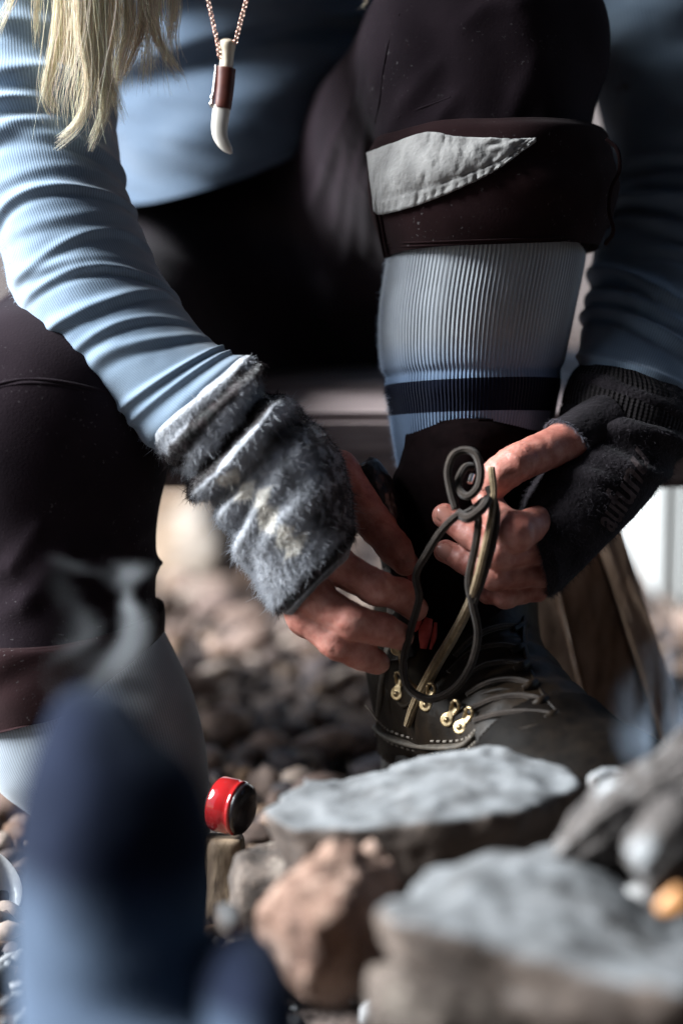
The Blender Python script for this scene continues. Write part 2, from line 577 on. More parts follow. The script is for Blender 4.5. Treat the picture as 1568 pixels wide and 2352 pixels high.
def strand_mat(name, col, attr=False, rough=0.45, spec=0.4):
    m, nt, b = new_mat(name)
    if attr:
        at = N(nt, 'ShaderNodeAttribute', attribute_name='pattern')
        nt.links.new(at.outputs['Color'], b.inputs['Base Color'])
    else:
        b.inputs['Base Color'].default_value = (*col, 1)
    b.inputs['Roughness'].default_value = rough
    b.inputs['Specular IOR Level'].default_value = spec
    return m


M = {}
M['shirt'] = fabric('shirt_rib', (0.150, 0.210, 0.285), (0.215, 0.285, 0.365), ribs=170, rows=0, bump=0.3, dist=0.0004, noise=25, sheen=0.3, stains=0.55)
M['shirt_body_shaded'] = fabric('shirt_cloth_shaded', (0.055, 0.085, 0.13), (0.10, 0.135, 0.185), ribs=420, rows=520, bump=0.25, dist=0.0004, noise=14, sheen=0.2)  # torso darker than the sleeves: the arm's shade is put into the colour
M['trousers'] = fabric('trouser_cloth', (0.0088, 0.0058, 0.0080), (0.0172, 0.0115, 0.0148), bump=0.35, dist=0.0007, noise=14, sheen=0.03, weave=700, specks=0.12, spec=0.02)
M['cuff'] = fabric('trouser_lining', (0.0090, 0.0040, 0.0046), (0.0180, 0.0085, 0.0092), bump=0.4, dist=0.0006, noise=18, sheen=0.03, weave=800, specks=0.2, spec=0.02)
M['patch'] = fabric('patch_cloth', (0.22, 0.212, 0.205), (0.35, 0.338, 0.325), bump=0.8, dist=0.0012, noise=60, sheen=0.2, weave=420)


def sock_bands(nt, v, col):
    mx = N(nt, 'ShaderNodeMix', data_type='RGBA')
    f = mathn(nt, 'MULTIPLY', mathn(nt, 'GREATER_THAN', v, 0.0880), mathn(nt, 'LESS_THAN', v, 0.1070))
    nt.links.new(f, mx.inputs[0]); nt.links.new(col, mx.inputs[6]); mx.inputs[7].default_value = (0.004, 0.006, 0.016, 1)
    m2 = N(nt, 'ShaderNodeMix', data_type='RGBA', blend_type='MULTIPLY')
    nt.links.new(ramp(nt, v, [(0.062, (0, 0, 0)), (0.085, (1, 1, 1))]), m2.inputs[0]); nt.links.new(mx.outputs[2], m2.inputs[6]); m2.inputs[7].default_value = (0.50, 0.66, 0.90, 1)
    return m2.outputs[2]


M['sock'] = fabric('sock_rib', (0.275, 0.295, 0.325), (0.355, 0.375, 0.40), ribs=150, rows=0, bump=0.4, dist=0.0005, noise=22, sheen=0.12, bands=sock_bands)
M['sock2'] = fabric('sock_plain', (0.20, 0.235, 0.27), (0.27, 0.30, 0.34), ribs=200, rows=0, bump=0.15, dist=0.0003, noise=22, sheen=0.2)
M['glove'] = fabric('glove_wool', (1, 1, 1), (1, 1, 1), bump=0.9, dist=0.0016, noise=90, sheen=0.4, weave=260, attr=True)
M['glove2'] = fabric('glove_wool_dark', (0.009, 0.0075, 0.009), (0.024, 0.020, 0.023), bump=1.0, dist=0.0014, noise=70, sheen=0.06, weave=420, ribs=0, rows=0, spec=0.02)
M['glove2cuff'] = fabric('glove_rib_dark', (0.009, 0.0075, 0.008), (0.020, 0.017, 0.018), ribs=80, rows=420, bump=0.9, dist=0.0009, noise=70, sheen=0.06, spec=0.02)
M['foot_sock'] = fabric('thick_sock', (1, 1, 1), (1, 1, 1), bump=0.5, dist=0.0012, noise=40, sheen=0.05, weave=300, attr=True, spec=0.02, tint=(0.75, 0.88, 1.0))
M['letter'] = fabric('lettering_wool', (0.035, 0.026, 0.026), (0.11, 0.082, 0.082), bump=0.5, dist=0.0006, noise=160, spec=0.02, sheen=0.05)


def skin_mat():
    m, nt, b = new_mat('skin')
    tc = N(nt, 'ShaderNodeTexCoord')
    n1 = N(nt, 'ShaderNodeTexNoise'); n1.inputs['Scale'].default_value = 95; n1.inputs['Detail'].default_value = 9; n1.inputs['Roughness'].default_value = 0.65
    nt.links.new(tc.outputs['Object'], n1.inputs['Vector'])
    nt.links.new(ramp(nt, n1.outputs[0], [(0.3, (0.29, 0.088, 0.066)), (0.5, (0.42, 0.165, 0.125)), (0.7, (0.53, 0.265, 0.215))]), b.inputs['Base Color'])
    n2 = N(nt, 'ShaderNodeTexVoronoi'); n2.inputs['Scale'].default_value = 900
    nt.links.new(tc.outputs['Object'], n2.inputs['Vector'])
    n3 = N(nt, 'ShaderNodeTexNoise'); n3.inputs['Scale'].default_value = 260; n3.inputs['Detail'].default_value = 5
    nt.links.new(tc.outputs['Object'], n3.inputs['Vector'])
    bp = N(nt, 'ShaderNodeBump'); bp.inputs['Strength'].default_value = 0.45; bp.inputs['Distance'].default_value = 0.0006
    nt.links.new(mathn(nt, 'ADD', mathn(nt, 'MULTIPLY', n2.outputs[0], 0.35), n3.outputs[0]), bp.inputs['Height'])
    nt.links.new(bp.outputs[0], b.inputs['Normal'])
    b.inputs['Subsurface Weight'].default_value = 0.2
    b.inputs['Subsurface Radius'].default_value = (1.0, 0.35, 0.2)
    b.inputs['Subsurface Scale'].default_value = 0.0035
    b.inputs['Roughness'].default_value = 0.5
    b.inputs['Specular IOR Level'].default_value = 0.4
    return m


def wood_mat(name, c1, c2, axis='X', scale=9, stretch=14, rough=0.8):
    m, nt, b = new_mat(name)
    tc = N(nt, 'ShaderNodeTexCoord'); mp = N(nt, 'ShaderNodeMapping')
    s = {'X': (1, stretch, stretch), 'Y': (stretch, 1, stretch), 'Z': (stretch, stretch, 1)}[axis]
    mp.inputs['Scale'].default_value = s
    nt.links.new(tc.outputs['Object'], mp.inputs[0])
    n1 = N(nt, 'ShaderNodeTexNoise'); n1.inputs['Scale'].default_value = scale; n1.inputs['Detail'].default_value = 8; n1.inputs['Roughness'].default_value = 0.6
    nt.links.new(mp.outputs[0], n1.inputs['Vector'])
    nt.links.new(ramp(nt, n1.outputs[0], [(0.28, tuple(q * 0.35 for q in c1)), (0.42, c1), (0.65, c2)]), b.inputs['Base Color'])
    bp = N(nt, 'ShaderNodeBump'); bp.inputs['Strength'].default_value = 0.6; bp.inputs['Distance'].default_value = 0.003
    nt.links.new(n1.outputs[0], bp.inputs['Height']); nt.links.new(bp.outputs[0], b.inputs['Normal'])
    b.inputs['Roughness'].default_value = rough
    return m


M['skin'] = skin_mat()
M['nail'] = simple('nail', (0.38, 0.16, 0.12), (0.44, 0.20, 0.155), scale=80, rough=0.3, bump=0.1)
M['hair'] = strand_mat('hair', (0.6, 0.5, 0.3), attr=True, rough=0.38, spec=0.5)
M['fuzz'] = strand_mat('fuzz', (0.3, 0.3, 0.3), attr=True, rough=0.8, spec=0.1)
M['leather'] = simple('boot_leather', (0.0045, 0.0028, 0.0016), (0.0150, 0.0090, 0.0048), scale=110, rough=0.5, bump=0.6, dist=0.0012, spec=0.12)
M['leather_band'] = simple('boot_leather_band', (0.05, 0.042, 0.034), (0.10, 0.082, 0.064), scale=160, rough=0.45, bump=0.6, dist=0.0012)
M['tongue'] = simple('tongue_leather', (0.0035, 0.0018, 0.002), (0.006, 0.003, 0.0032), scale=160, rough=0.9, bump=0.5, dist=0.001, spec=0.03)
M['collar'] = simple('collar_leather', (0.005, 0.004, 0.005), (0.011, 0.009, 0.010), scale=110, rough=0.3, bump=0.8, dist=0.003, spec=0.55)
M['redlining'] = simple('red_lining', (0.32, 0.028, 0.025), (0.45, 0.06, 0.045), scale=300, rough=0.75, bump=0.6, dist=0.001)
M['rededge'] = simple('red_edge', (0.34, 0.035, 0.05), (0.46, 0.07, 0.09), scale=300, rough=0.8, bump=0.6, dist=0.001)
M['rubber'] = simple('sole_rubber', (0.018, 0.016, 0.015), (0.03, 0.026, 0.024), scale=90, rough=0.7)
M['toe_leather'] = simple('toe_leather', (0.0022, 0.0016, 0.0013), (0.006, 0.0042, 0.003), scale=120, rough=0.6, bump=0.4, dist=0.001, spec=0.04)
M['brass'] = simple('hook_brass', (0.30, 0.215, 0.115), (0.48, 0.37, 0.22), scale=300, rough=0.4, metal=1.0, bump=0.2)
M['lace'] = fabric('lace_cord', (0.022, 0.016, 0.013), (0.045, 0.034, 0.027), ribs=8, rows=900, bump=0.9, dist=0.0004, noise=200, sheen=0.15, weave=1300)
M['lace_tan'] = fabric('lace_cord_worn', (0.17, 0.115, 0.058), (0.30, 0.215, 0.12), ribs=8, rows=900, bump=1.0, dist=0.0005, noise=300, sheen=0.3, weave=1500)
M['stitch'] = simple('stitch_thread', (0.12, 0.10, 0.08), (0.2, 0.17, 0.14), scale=300, rough=0.8)
M['antler'] = simple('antler', (0.62, 0.50, 0.37), (0.74, 0.64, 0.50), scale=90, rough=0.35, bump=0.15)
M['blade'] = simple('bone_blade', (0.60, 0.55, 0.49), (0.68, 0.64, 0.58), scale=60, rough=0.3, bump=0.1)
M['sheath'] = simple('sheath_leather', (0.065, 0.012, 0.007), (0.10, 0.020, 0.010), scale=160, rough=0.5, bump=0.3)
M['copper'] = simple('chain_copper', (0.60, 0.34, 0.27), (0.72, 0.47, 0.38), scale=200, rough=0.3, metal=1.0)
M['silver'] = simple('silver', (0.75, 0.70, 0.68), (0.9, 0.86, 0.84), scale=200, rough=0.25, metal=1.0)
M['red_enamel'] = simple('red_enamel', (0.30, 0.010, 0.012), (0.38, 0.02, 0.018), scale=30, rough=0.10, bump=0.02, coat=0.6)
M['black_enamel'] = simple('black_enamel', (0.012, 0.009, 0.010), rough=0.25, bump=0.02)
M['white_enamel'] = simple('white_enamel', (0.78, 0.78, 0.78), rough=0.2, bump=0.02)
M['white_box'] = simple('white_plastic', (0.40, 0.405, 0.40), (0.36, 0.365, 0.36), scale=12, rough=0.5, bump=0.05)
M['bench'] = wood_mat('bench_wood', (0.15, 0.112, 0.108), (0.25, 0.195, 0.188), 'X', 10, 12)
M['bench_leg'] = wood_mat('bench_leg_wood', (0.34, 0.215, 0.145), (0.56, 0.39, 0.28), 'Z', 12, 12)
M['stump'] = wood_mat('stump_wood', (0.09, 0.055, 0.03), (0.17, 0.115, 0.068), 'Z', 14, 6)
M['char'] = rock_mat('charred_ash_wood', [(0.40, (0.016, 0.012, 0.011)), (0.52, (0.06, 0.050, 0.045)), (0.62, (0.21, 0.215, 0.22))], scale=26, bump=1.0, dist=0.006)
M['ash'] = rock_mat('ash', [(0.3, (0.22, 0.21, 0.205)), (0.7, (0.42, 0.41, 0.40))], scale=30)
M['rock_grey'] = rock_mat('grey_top_stone', [(0.32, (0.022, 0.015, 0.011)), (0.5, (0.055, 0.038, 0.029)), (0.68, (0.12, 0.090, 0.072))], scale=20, top_tone=(0.108, 0.114, 0.119), bump=0.45)
M['rock_brown'] = rock_mat('sandstone', [(0.36, (0.05, 0.022, 0.013)), (0.49, (0.14, 0.075, 0.049)), (0.62, (0.32, 0.215, 0.165))], scale=34, bump=1.0, dist=0.006)
M['rock_mixed'] = rock_mat('weathered_rock', [(0.38, (0.022, 0.015, 0.011)), (0.52, (0.062, 0.043, 0.032)), (0.66, (0.21, 0.175, 0.145))], scale=34, bump=0.9, dist=0.005)
M['rock_pale'] = rock_mat('pale_rock', [(0.36, (0.09, 0.05, 0.025)), (0.48, (0.19, 0.13, 0.085)), (0.62, (0.36, 0.32, 0.28))], scale=9)
M['ground'] = rock_mat('ground_soil', [(0.3, (0.022, 0.014, 0.012)), (0.5, (0.06, 0.040, 0.032)), (0.7, (0.12, 0.085, 0.068))], scale=16, bump=1.0, dist=0.01)


def gravel_mat(name, attr=True):
    m, nt, b = new_mat(name)
    at = N(nt, 'ShaderNodeAttribute', attribute_name='pattern')
    tc = N(nt, 'ShaderNodeTexCoord')
    n1 = N(nt, 'ShaderNodeTexNoise'); n1.inputs['Scale'].default_value = 120; n1.inputs['Detail'].default_value = 5
    nt.links.new(tc.outputs['Object'], n1.inputs['Vector'])
    mx = N(nt, 'ShaderNodeMix', data_type='RGBA', blend_type='MULTIPLY'); mx.inputs[0].default_value = 1
    nt.links.new(at.outputs['Color'], mx.inputs[6]); nt.links.new(ramp(nt, n1.outputs[0], [(0.3, (0.6,) * 3), (0.7, (1.3,) * 3)]), mx.inputs[7])
    nt.links.new(mx.outputs[2], b.inputs['Base Color']); b.inputs['Roughness'].default_value = 0.8
    bp = N(nt, 'ShaderNodeBump'); bp.inputs['Strength'].default_value = 0.5; bp.inputs['Distance'].default_value = 0.002
    nt.links.new(n1.outputs[0], bp.inputs['Height']); nt.links.new(bp.outputs[0], b.inputs['Normal'])
    return m


M['gravel'] = gravel_mat('gravel_stone')

# ================================================================== SETTING
g = 80
xs = np.r_[np.linspace(-60, -1.6, 12), np.linspace(-1.4, 1.4, 50), np.linspace(1.6, 60, 12)]
ys = np.r_[np.linspace(-30, -0.5, 8), np.linspace(-0.3, 4.0, 70), np.linspace(4.4, 120, 16)]
X, Y = np.meshgrid(xs, ys, indexing='ij')
near = np.exp(-(X / 2.5) ** 2 - ((Y - 1.5) / 2.5) ** 2)
Z = near * 0.012 * fbm(X * 6, Y * 6, 0 * X, 3) - 0.006
nx, ny = X.shape
i, j = np.meshgrid(np.arange(nx - 1), np.arange(ny - 1), indexing='ij')
Fg = np.stack([i * ny + j, (i + 1) * ny + j, (i + 1) * ny + j + 1, i * ny + j + 1], -1).reshape(-1, 4)
tag(mesh_obj('ground', np.stack([X, Y, Z], -1).reshape(-1, 3), Fg, M['ground']), kind='structure')


def ico(sub=1):
    bm = bmesh.new(); bmesh.ops.create_icosphere(bm, subdivisions=sub, radius=1)
    v = np.array([q.co[:] for q in bm.verts]); f = np.array([[q.index for q in p.verts] for p in bm.faces]); bm.free()
    return v, f


IV, IF = ico(2)


def pebble_shape(seed, sub=None):
    v = IV.copy()
    r = np.random.default_rng(seed)
    v *= (1 + 0.30 * vnoise(v[:, 0] * 1.3 + seed, v[:, 1] * 1.3, v[:, 2] * 1.3, seed))[:, None]
    for _ in range(5):                     # broken facets
        n = r.normal(size=3); n /= np.linalg.norm(n)
        d = v @ n; lim = r.uniform(0.45, 0.8)
        v = v - n * np.maximum(d - lim, 0)[:, None] * 0.85
    return v * r.uniform((0.75, 0.6, 0.4), (1.2, 1.0, 0.75))


PSH = [pebble_shape(s) for s in range(14)]
PAL = np.array([(0.085, 0.052, 0.040), (0.055, 0.036, 0.032), (0.13, 0.082, 0.062), (0.20, 0.135, 0.105), (0.11, 0.055, 0.028), (0.045, 0.032, 0.034), (0.27, 0.205, 0.165), (0.13, 0.072, 0.036)])


def scatter(name, n, region, size, label=None, pal=PAL, zoff=0.3, bright=1.0):
    Vs, Fs, Cs = [], [], []
    for k in range(n):
        x, y = region()
        s = size(y) * rng.uniform(0.6, 1.5)
        v = PSH[rng.integers(len(PSH))] * s
        a = rng.uniform(0, 6.28); c_, s_ = math.cos(a), math.sin(a)
        v = np.c_[v[:, 0] * c_ - v[:, 1] * s_, v[:, 0] * s_ + v[:, 1] * c_, v[:, 2]]
        Vs.append(v + (x, y, s * zoff)); Fs.append(IF + k * len(IV))
        col = pal[rng.integers(len(pal))] * rng.uniform(0.7, 1.2) * bright
        Cs.append(np.tile(col, (len(IV), 1)))
    return tag(mesh_obj(name, np.vstack(Vs), np.vstack(Fs), M['gravel'], smooth=False, colors=np.vstack(Cs)), label, kind='stuff')


scatter('gravel', 9000, lambda: (rng.uniform(-0.62, 0.75), 1.25 + 2.6 * rng.uniform(0, 1) ** 1.3), lambda y: rng.choice([0.004, 0.006, 0.009, 0.013]), bright=.78)
scatter('gravel', 1800, lambda: (rng.uniform(-0.45, 0.40), rng.uniform(0.85, 1.36)), lambda y: rng.choice([0.004, 0.006, 0.008]),
        pal=np.array([(0.07, 0.075, 0.08), (0.13, 0.135, 0.14), (0.04, 0.04, 0.045), (0.2, 0.2, 0.205)]))

# single stones lying between the legs, each its own thing
for k in range(46):
    u, v = rng.uniform(370, 960), rng.uniform(1340, 1880)
    if k > 38: u, v = rng.uniform(0, 60), rng.uniform(1840, 2180)
    sl = math.tan(PITCH + math.atan((v - 1176) * PX))
    Ly = H / sl
    d = Ly * math.cos(PITCH) + H * math.sin(PITCH)
    p = P(u, v, d); s = rng.uniform(0.011, 0.026) * d / 1.8
    vv = PSH[rng.integers(len(PSH))] * s
    col = PAL[rng.choice([0, 2, 3, 3, 6, 6, 5])] * rng.uniform(0.8, 1.35)
    o = mesh_obj('stone', vv + (p[0], p[1], s * 0.35), IF, M['gravel'], colors=np.tile(col, (len(IV), 1)), origin=(p[0], p[1], 0))
    tag(o, 'loose blurred brown or grey stone on the gravel behind the boot', 'stone', 'loose stones on the gravel')


def hull_planes(pts):
    bm = bmesh.new()
    for p in pts: bm.verts.new(p)
    bmesh.ops.convex_hull(bm, input=bm.verts)
    bm.normal_update()
    ctr = np.mean(pts, 0); out = []
    for f in bm.faces:
        n = np.array(f.normal); 
        if np.linalg.norm(n) < 0.5: continue
        c = np.array(f.calc_center_median())
        if np.dot(n, c - ctr) < 0: n = -n
        out.append((n, float(n @ c)))
    bm.free()
    return out


def slab_pts(top, drop, seed):
    """hull corners of a broken slab: its top outline and an undercut, chipped underside"""
    r = np.random.default_rng(seed); top = np.array(top); c = top.mean(0); out = list(top)
    for k in range(0, len(top), 2):
        q = top[k] + (c - top[k]) * r.uniform(.0, .28); q = q.copy(); q[2] -= drop * r.uniform(.75, 1.1); out.append(q)
        if r.uniform() < .6:
            q = top[(k + 1) % len(top)] - (c - top[(k + 1) % len(top)]) * r.uniform(.0, .07); q = q.copy(); q[2] -= drop * r.uniform(.25, .5); out.append(q)
    return out


def rock(name, pts, mat, h, amp, scale, seed, label, cat='rock', round_=0.006, amp2=0.0, amp3=0.0, parent=None, ridge=None):
    pts = np.array(pts)
    pl = hull_planes(pts)
    def f(X, Y, Z):
        r = None
        for n, d in pl:
            q = X * n[0] + Y * n[1] + Z * n[2] - d
            r = q if r is None else -smin(-r, -q, round_)
        r = r + amp * fbm(X * scale, Y * scale, Z * scale, seed, 4)
        if amp3: r = r - amp3 * .45 + amp3 * vnoise(X * 13 + seed, Y * 13, Z * 16, seed + 5) + amp3 * .6 * np.abs(vnoise(X * 27, Y * 27, Z * 20, seed + 6))
        if amp2: r = r + amp2 * np.abs(vnoise(X * scale * 3.1, Y * scale * 3.1, Z * scale * 5, seed + 9))
        return r
    m = amp * 1.6 + amp3 + 0.008
    v, F = surface_nets(f, pts.min(0) - m, pts.max(0) + m, h)
    o = mesh_obj(name, v, F, mat, parent, origin=(pts[:, 0].mean(), pts[:, 1].mean(), max(0, pts[:, 2].min())))
    if label: tag(o, label, cat)
    return o


def box_plank(name, corners, thick, mat, parent=None, bev=0.004, cuts=10, rough=0.0015, seed=0):
    """board whose front face has the four given corners (tl, tr, br, bl); its back lies thick behind"""
    tl, tr, br, bl = [np.asarray(q, float) for q in corners]
    n = np.cross(tr - tl, bl - tl); n /= np.linalg.norm(n)
    if np.dot(n, FW) < 0: n = -n
    prof = [(0.0, bev), (0.04, 0.0), (0.28, 0.0), (0.5, 0.0006), (0.72, 0.0), (0.96, 0.0), (1.0, bev), (1.0, thick - bev), (0.96, thick), (0.04, thick), (0.0, thick - bev)]
    V, F = [], []
    k = len(prof)
    for a in range(cuts + 1):
        t = a / cuts
        L, R = tl + (bl - tl) * t, tr + (br - tr) * t
        for q, (x, z) in enumerate(prof):
            w = rough * vnoise(q * 1.7, t * 7, seed, seed) 
            V.append(L + (R - L) * x + n * (z + w))
    for a in range(cuts):
        for q in range(k):
            F.append((a * k + q, a * k + (q + 1) % k, (a + 1) * k + (q + 1) % k, (a + 1) * k + q))
    F.append(tuple(range(k))[::-1]); F.append(tuple(range(cuts * k, cuts * k + k)))
    return mesh_obj(name, V, F, mat, parent, smooth=False)


# bench
bench = tag(empty('bench', (0.2, 1.62, 0)), 'low weathered wooden bench the lacing person sits on', 'bench')
zt = P(784, 948, 1.56)[2]; zb = P(784, 1128, 1.56)[2]; yf = P(784, 1040, 1.56)[1]


def board_box(name, lo, hi, mat, parent, bev=0.006):
    bm = bmesh.new()
    bmesh.ops.create_cube(bm, size=1)
    for v in bm.verts:
        for k in range(3): v.co[k] = lo[k] + (v.co[k] + 0.5) * (hi[k] - lo[k])
    bmesh.ops.bevel(bm, geom=bm.edges[:], offset=bev, segments=2, affect='EDGES')
    v = np.array([q.co[:] for q in bm.verts]); f = [[q.index for q in p.verts] for p in bm.faces]; bm.free()
    return mesh_obj(name, v, f, mat, parent, smooth=False)


for k in range(3):
    board_box('plank', (-0.85, yf + k * 0.105, zb), (0.95, yf + k * 0.105 + 0.101, zt), M['bench'], bench)
px4 = [((1130, 1128), (1255, 1128), (1440, 1900), (1270, 1900)), ((1262, 1128), (1330, 1128), (1510, 1760), (1447, 1900)), ((1336, 1128), (1395, 1128), (1600, 1760), (1520, 1760))]
for k, q in enumerate([((1080, 1128), (1225, 1128), (1400, 1880), (1240, 1880)), ((1232, 1128), (1330, 1128), (1570, 1880), (1408, 1880)), ((1338, 1128), (1400, 1128), (1645, 1880), (1578, 1880))]):
    d = 1.525 + 0.012 * (k == 1)
    box_plank('leg_board', [P(*c, d) for c in q], 0.03, M['bench_leg'], bench, seed=k)
# the bench's other trestle, beyond the left of the frame
for k in range(3):
    x = -0.62 + 0.07 * k
    box_plank('leg_board', [(x, yf + .02, zb), (x + .066, yf + .02, zb), (x + .05, yf + .02, 0), (x - .016, yf + .02, 0)], 0.03, M['bench_leg'], bench, seed=5 + k)

# white box beneath the bench at the right
tag(board_box('storage_box', (P(1512, 1200, 2.05)[0], 1.98, 0.0), (0.95, 2.35, 0.30), M['white_box'], None, bev=0.02), 'white box standing on the ground under the right end of the bench', 'box')

# pale boulder behind the person's knee
rock('boulder', [P(330, 1150, 2.25), P(470, 1130, 2.25), P(520, 1240, 2.2), P(470, 1400, 2.15), P(330, 1420, 2.15), P(300, 1250, 2.3), P(330, 1150, 2.5), P(470, 1150, 2.5), P(480, 1380, 2.5)], M['rock_pale'], 0.012, 0.02, 12, 5,
     'pale ochre boulder blurred behind the dark trouser shin', 'boulder')
rock('boulder', [P(470, 1180, 2.7), P(640, 1160, 2.7), P(660, 1330, 2.6), P(490, 1360, 2.6), P(500, 1200, 3.0), P(640, 1300, 3.0)], M['rock_brown'], 0.014, 0.02, 12, 8,
     'brown boulder blurred behind the grey wrist warmer', 'boulder')

# ---- added boards and walls out of view that block sky light, open to the left
M['blocker_wood'] = wood_mat('sky_blocker_wood', (0.045, 0.032, 0.024), (0.085, 0.06, 0.045), 'Y', 6, 10)
sky_blocker = tag(empty('sky_blocker', (0.8, 1.0, 0)), 'added dark timber blocker out of view, keeping sky light off, open to the left', kind='structure')
for k in range(17):
    x0 = -1.0 + k * .2
    z0 = 1.72 + .02 * k
    board_box('blocker_roof_board', (x0, -2.2, z0), (x0 + .195, 3.2, z0 + .03), M['blocker_wood'], sky_blocker, bev=.004)
for k in range(9):
    z0 = .0 + k * .2
    board_box('blocker_wall_board', (-1.0, -1.83, z0), (2.3, -1.8, z0 + .196), M['blocker_wood'], sky_blocker, bev=.004)
for k in range(9):
    z0 = .0 + k * .2
    board_box('blocker_wall_board', (2.2, -1.79, z0), (2.23, 1.3, z0 + .196), M['blocker_wood'], sky_blocker, bev=.004)
for k in range(9):
    z0 = .0 + k * .19
    board_box('blocker_wall_board', (-1.03, -1.79, z0), (-1.0, 0.60, z0 + .186), M['blocker_wood'], sky_blocker, bev=.004)
for x, y in ((-.95, -2.0), (-.95, 3.1), (2.1, 3.1)):
    board_box('blocker_post', (x - .05, y - .05, 0), (x + .05, y + .05, 1.715 + (x > 0) * .31), M['blocker_wood'], sky_blocker, bev=.01)

# ================================================================== THE PERSON
person = tag(empty('person', (P(560, 560, 1.62)[0], P(560, 560, 1.62)[1], 0)),
             'person in a blue-grey ribbed top and dark rolled-up trousers bending to lace a boot', 'person')

# ---- body: one skin, hands fine, the rest coarse
mm = 0.001
hand_r = {
    'palm': [((P(520, 985, 1.385)), .021), (P(605, 1110, 1.377), .023), (P(690, 1220, 1.372), .023)],
    'index': [(P(700, 1200, 1.372), .016), (P(775, 1300, 1.356), .0103), (P(862, 1350, 1.352), .0098), (P(920, 1366, 1.362), .0088), (P(952, 1398, 1.372), .0076)],
    'middle': [(P(670, 1230, 1.372), .016), (P(722, 1374, 1.350), .0110), (P(805, 1428, 1.345), .0100), (P(878, 1446, 1.352), .0090), (P(918, 1462, 1.360), .0078)],
    'ring': [(P(640, 1250, 1.376), .015), (P(697, 1412, 1.356), .0098), (P(772, 1476, 1.352), .0092), (P(830, 1504, 1.356), .0084), (P(866, 1522, 1.362), .0072)],
    'pinky': [(P(630, 1260, 1.384), .013), (P(697, 1425, 1.376), .0085), (P(760, 1468, 1.383), .0080), (P(800, 1485, 1.392), .0072), (P(822, 1492, 1.398), .0064)],
    'thumb': [(P(650, 1040, 1.39), .014), (P(775, 1085, 1.398), .0125), (P(862, 1205, 1.392), .0104), (P(905, 1258, 1.388), .0094), (P(930, 1292, 1.386), .0076)],
}
hand_l = {
    'palm': [(P(1470, 950, 1.428), .022), (P(1400, 1060, 1.412), .024), (P(1320, 1190, 1.398), .023)],
    'index': [(P(1310, 1160, 1.392), .016), (P(1258, 1190, 1.378), .0090), (P(1182, 1224, 1.347), .0108), (P(1135, 1185, 1.366), .0090), (P(1112, 1140, 1.376), .0078)],
    'middle': [(P(1310, 1220, 1.392), .015), (P(1245, 1264, 1.374), .0078), (P(1148, 1276, 1.352), .0080), (P(1078, 1226, 1.366), .0078), (P(1020, 1184, 1.374), .0070)],
    'ring': [(P(1300, 1240, 1.398), .012), (P(1245, 1318, 1.378), .0072), (P(1136, 1326, 1.360), .0076), (P(1074, 1290, 1.370), .0074), (P(1022, 1266, 1.376), .0066)],
    'pinky': [(P(1285, 1260, 1.40), .010), (P(1232, 1356, 1.388), .0062), (P(1160, 1370, 1.372), .0066), (P(1122, 1360, 1.382), .0064), (P(1106, 1346, 1.394), .0062)],
    'thumb': [(P(1400, 1040, 1.412), .014), (P(1305, 1012, 1.390), .0120), (P(1185, 1064, 1.368), .0108), (P(1146, 1092, 1.366), .0100), (P(1132, 1118, 1.368), .0080)],
}
creases = []      # (point, axis, radius, width, depth)


def make_creases(hand):
    for nm, ch in hand.items():
        if nm == 'palm': continue
        for k in (2, 3):
            p, r = ch[k]; ax = ch[k + 1][0] - ch[k - 1][0]; ax = ax / np.linalg.norm(ax)
            for o in ((-1.9, 0, 1.7) if k == 2 else (-1.0, 0.9)):
                creases.append((p + ax * o * mm, ax, r, 0.6 * mm, 0.65 * mm))


def hand_sdf(hand):
    cr = [c for c in creases]
    def f(X, Y, Z):
        r = chain(X, Y, Z, hand['palm'], 0.01)
        # web between the knuckles
        for nm in ('index', 'middle', 'ring', 'pinky', 'thumb'):
            ch = hand[nm]
            q = chain(X, Y, Z, ch, 0.0035)
            pad = ch[-1][0] * 0.45 + ch[-2][0] * 0.55
            r = smin(r, q, 0.0014)
        for p, ax, rad, w, dp in cr:
            dx, dy, dz = X - p[0], Y - p[1], Z - p[2]
            a = dx * ax[0] + dy * ax[1] + dz * ax[2]
            d2 = dx * dx + dy * dy + dz * dz
            r = r + dp * np.exp(-(a / w) ** 2) * np.exp(-d2 / (1.5 * rad) ** 2)
        r = r + 0.00035 * vnoise(X * 260, Y * 260, Z * 260, 4)
        return r
    return f


make_creases(hand_r)
th = hand_l['thumb']; axt = th[3][0] - th[1][0]; axt /= np.linalg.norm(axt)
make_creases(hand_l)
for o in (-4.5, -2.2, 0.2, 2.6):
    creases.append((th[2][0] + axt * o * mm, axt, 0.011, 0.8 * mm, 0.9 * mm))
VV, FF = [], []
off = 0


def add_part(v, f):
    global off
    VV.append(v); FF.append(f + off); off += len(v)


for hand in (hand_r, hand_l):
    pts = np.array([p for ch in hand.values() for p, r in ch])
    f = hand_sdf(hand)
    v, F = surface_nets(f, pts.min(0) - 0.03, pts.max(0) + 0.03, 0.00115)
    add_part(v, F)

sh_r, el_r, wr_r = P(110, -260, 1.48), P(150, 540, 1.43), P(490, 956, 1.386)
sh_l, el_l, wr_l = P(1480, -300, 1.60), P(1590, 520, 1.53), P(1440, 940, 1.424)
hip_r, hip_l = P(360, 740, 1.80), P(790, 620, 1.84)
kn_r, an_r = P(140, 980, 1.42), P(290, 1960, 1.435)
kn_l, an_l = P(1115, 120, 1.45), P(1060, 1480, 1.45)
neck, head = P(600, -540, 1.50), P(500, -800, 1.42)


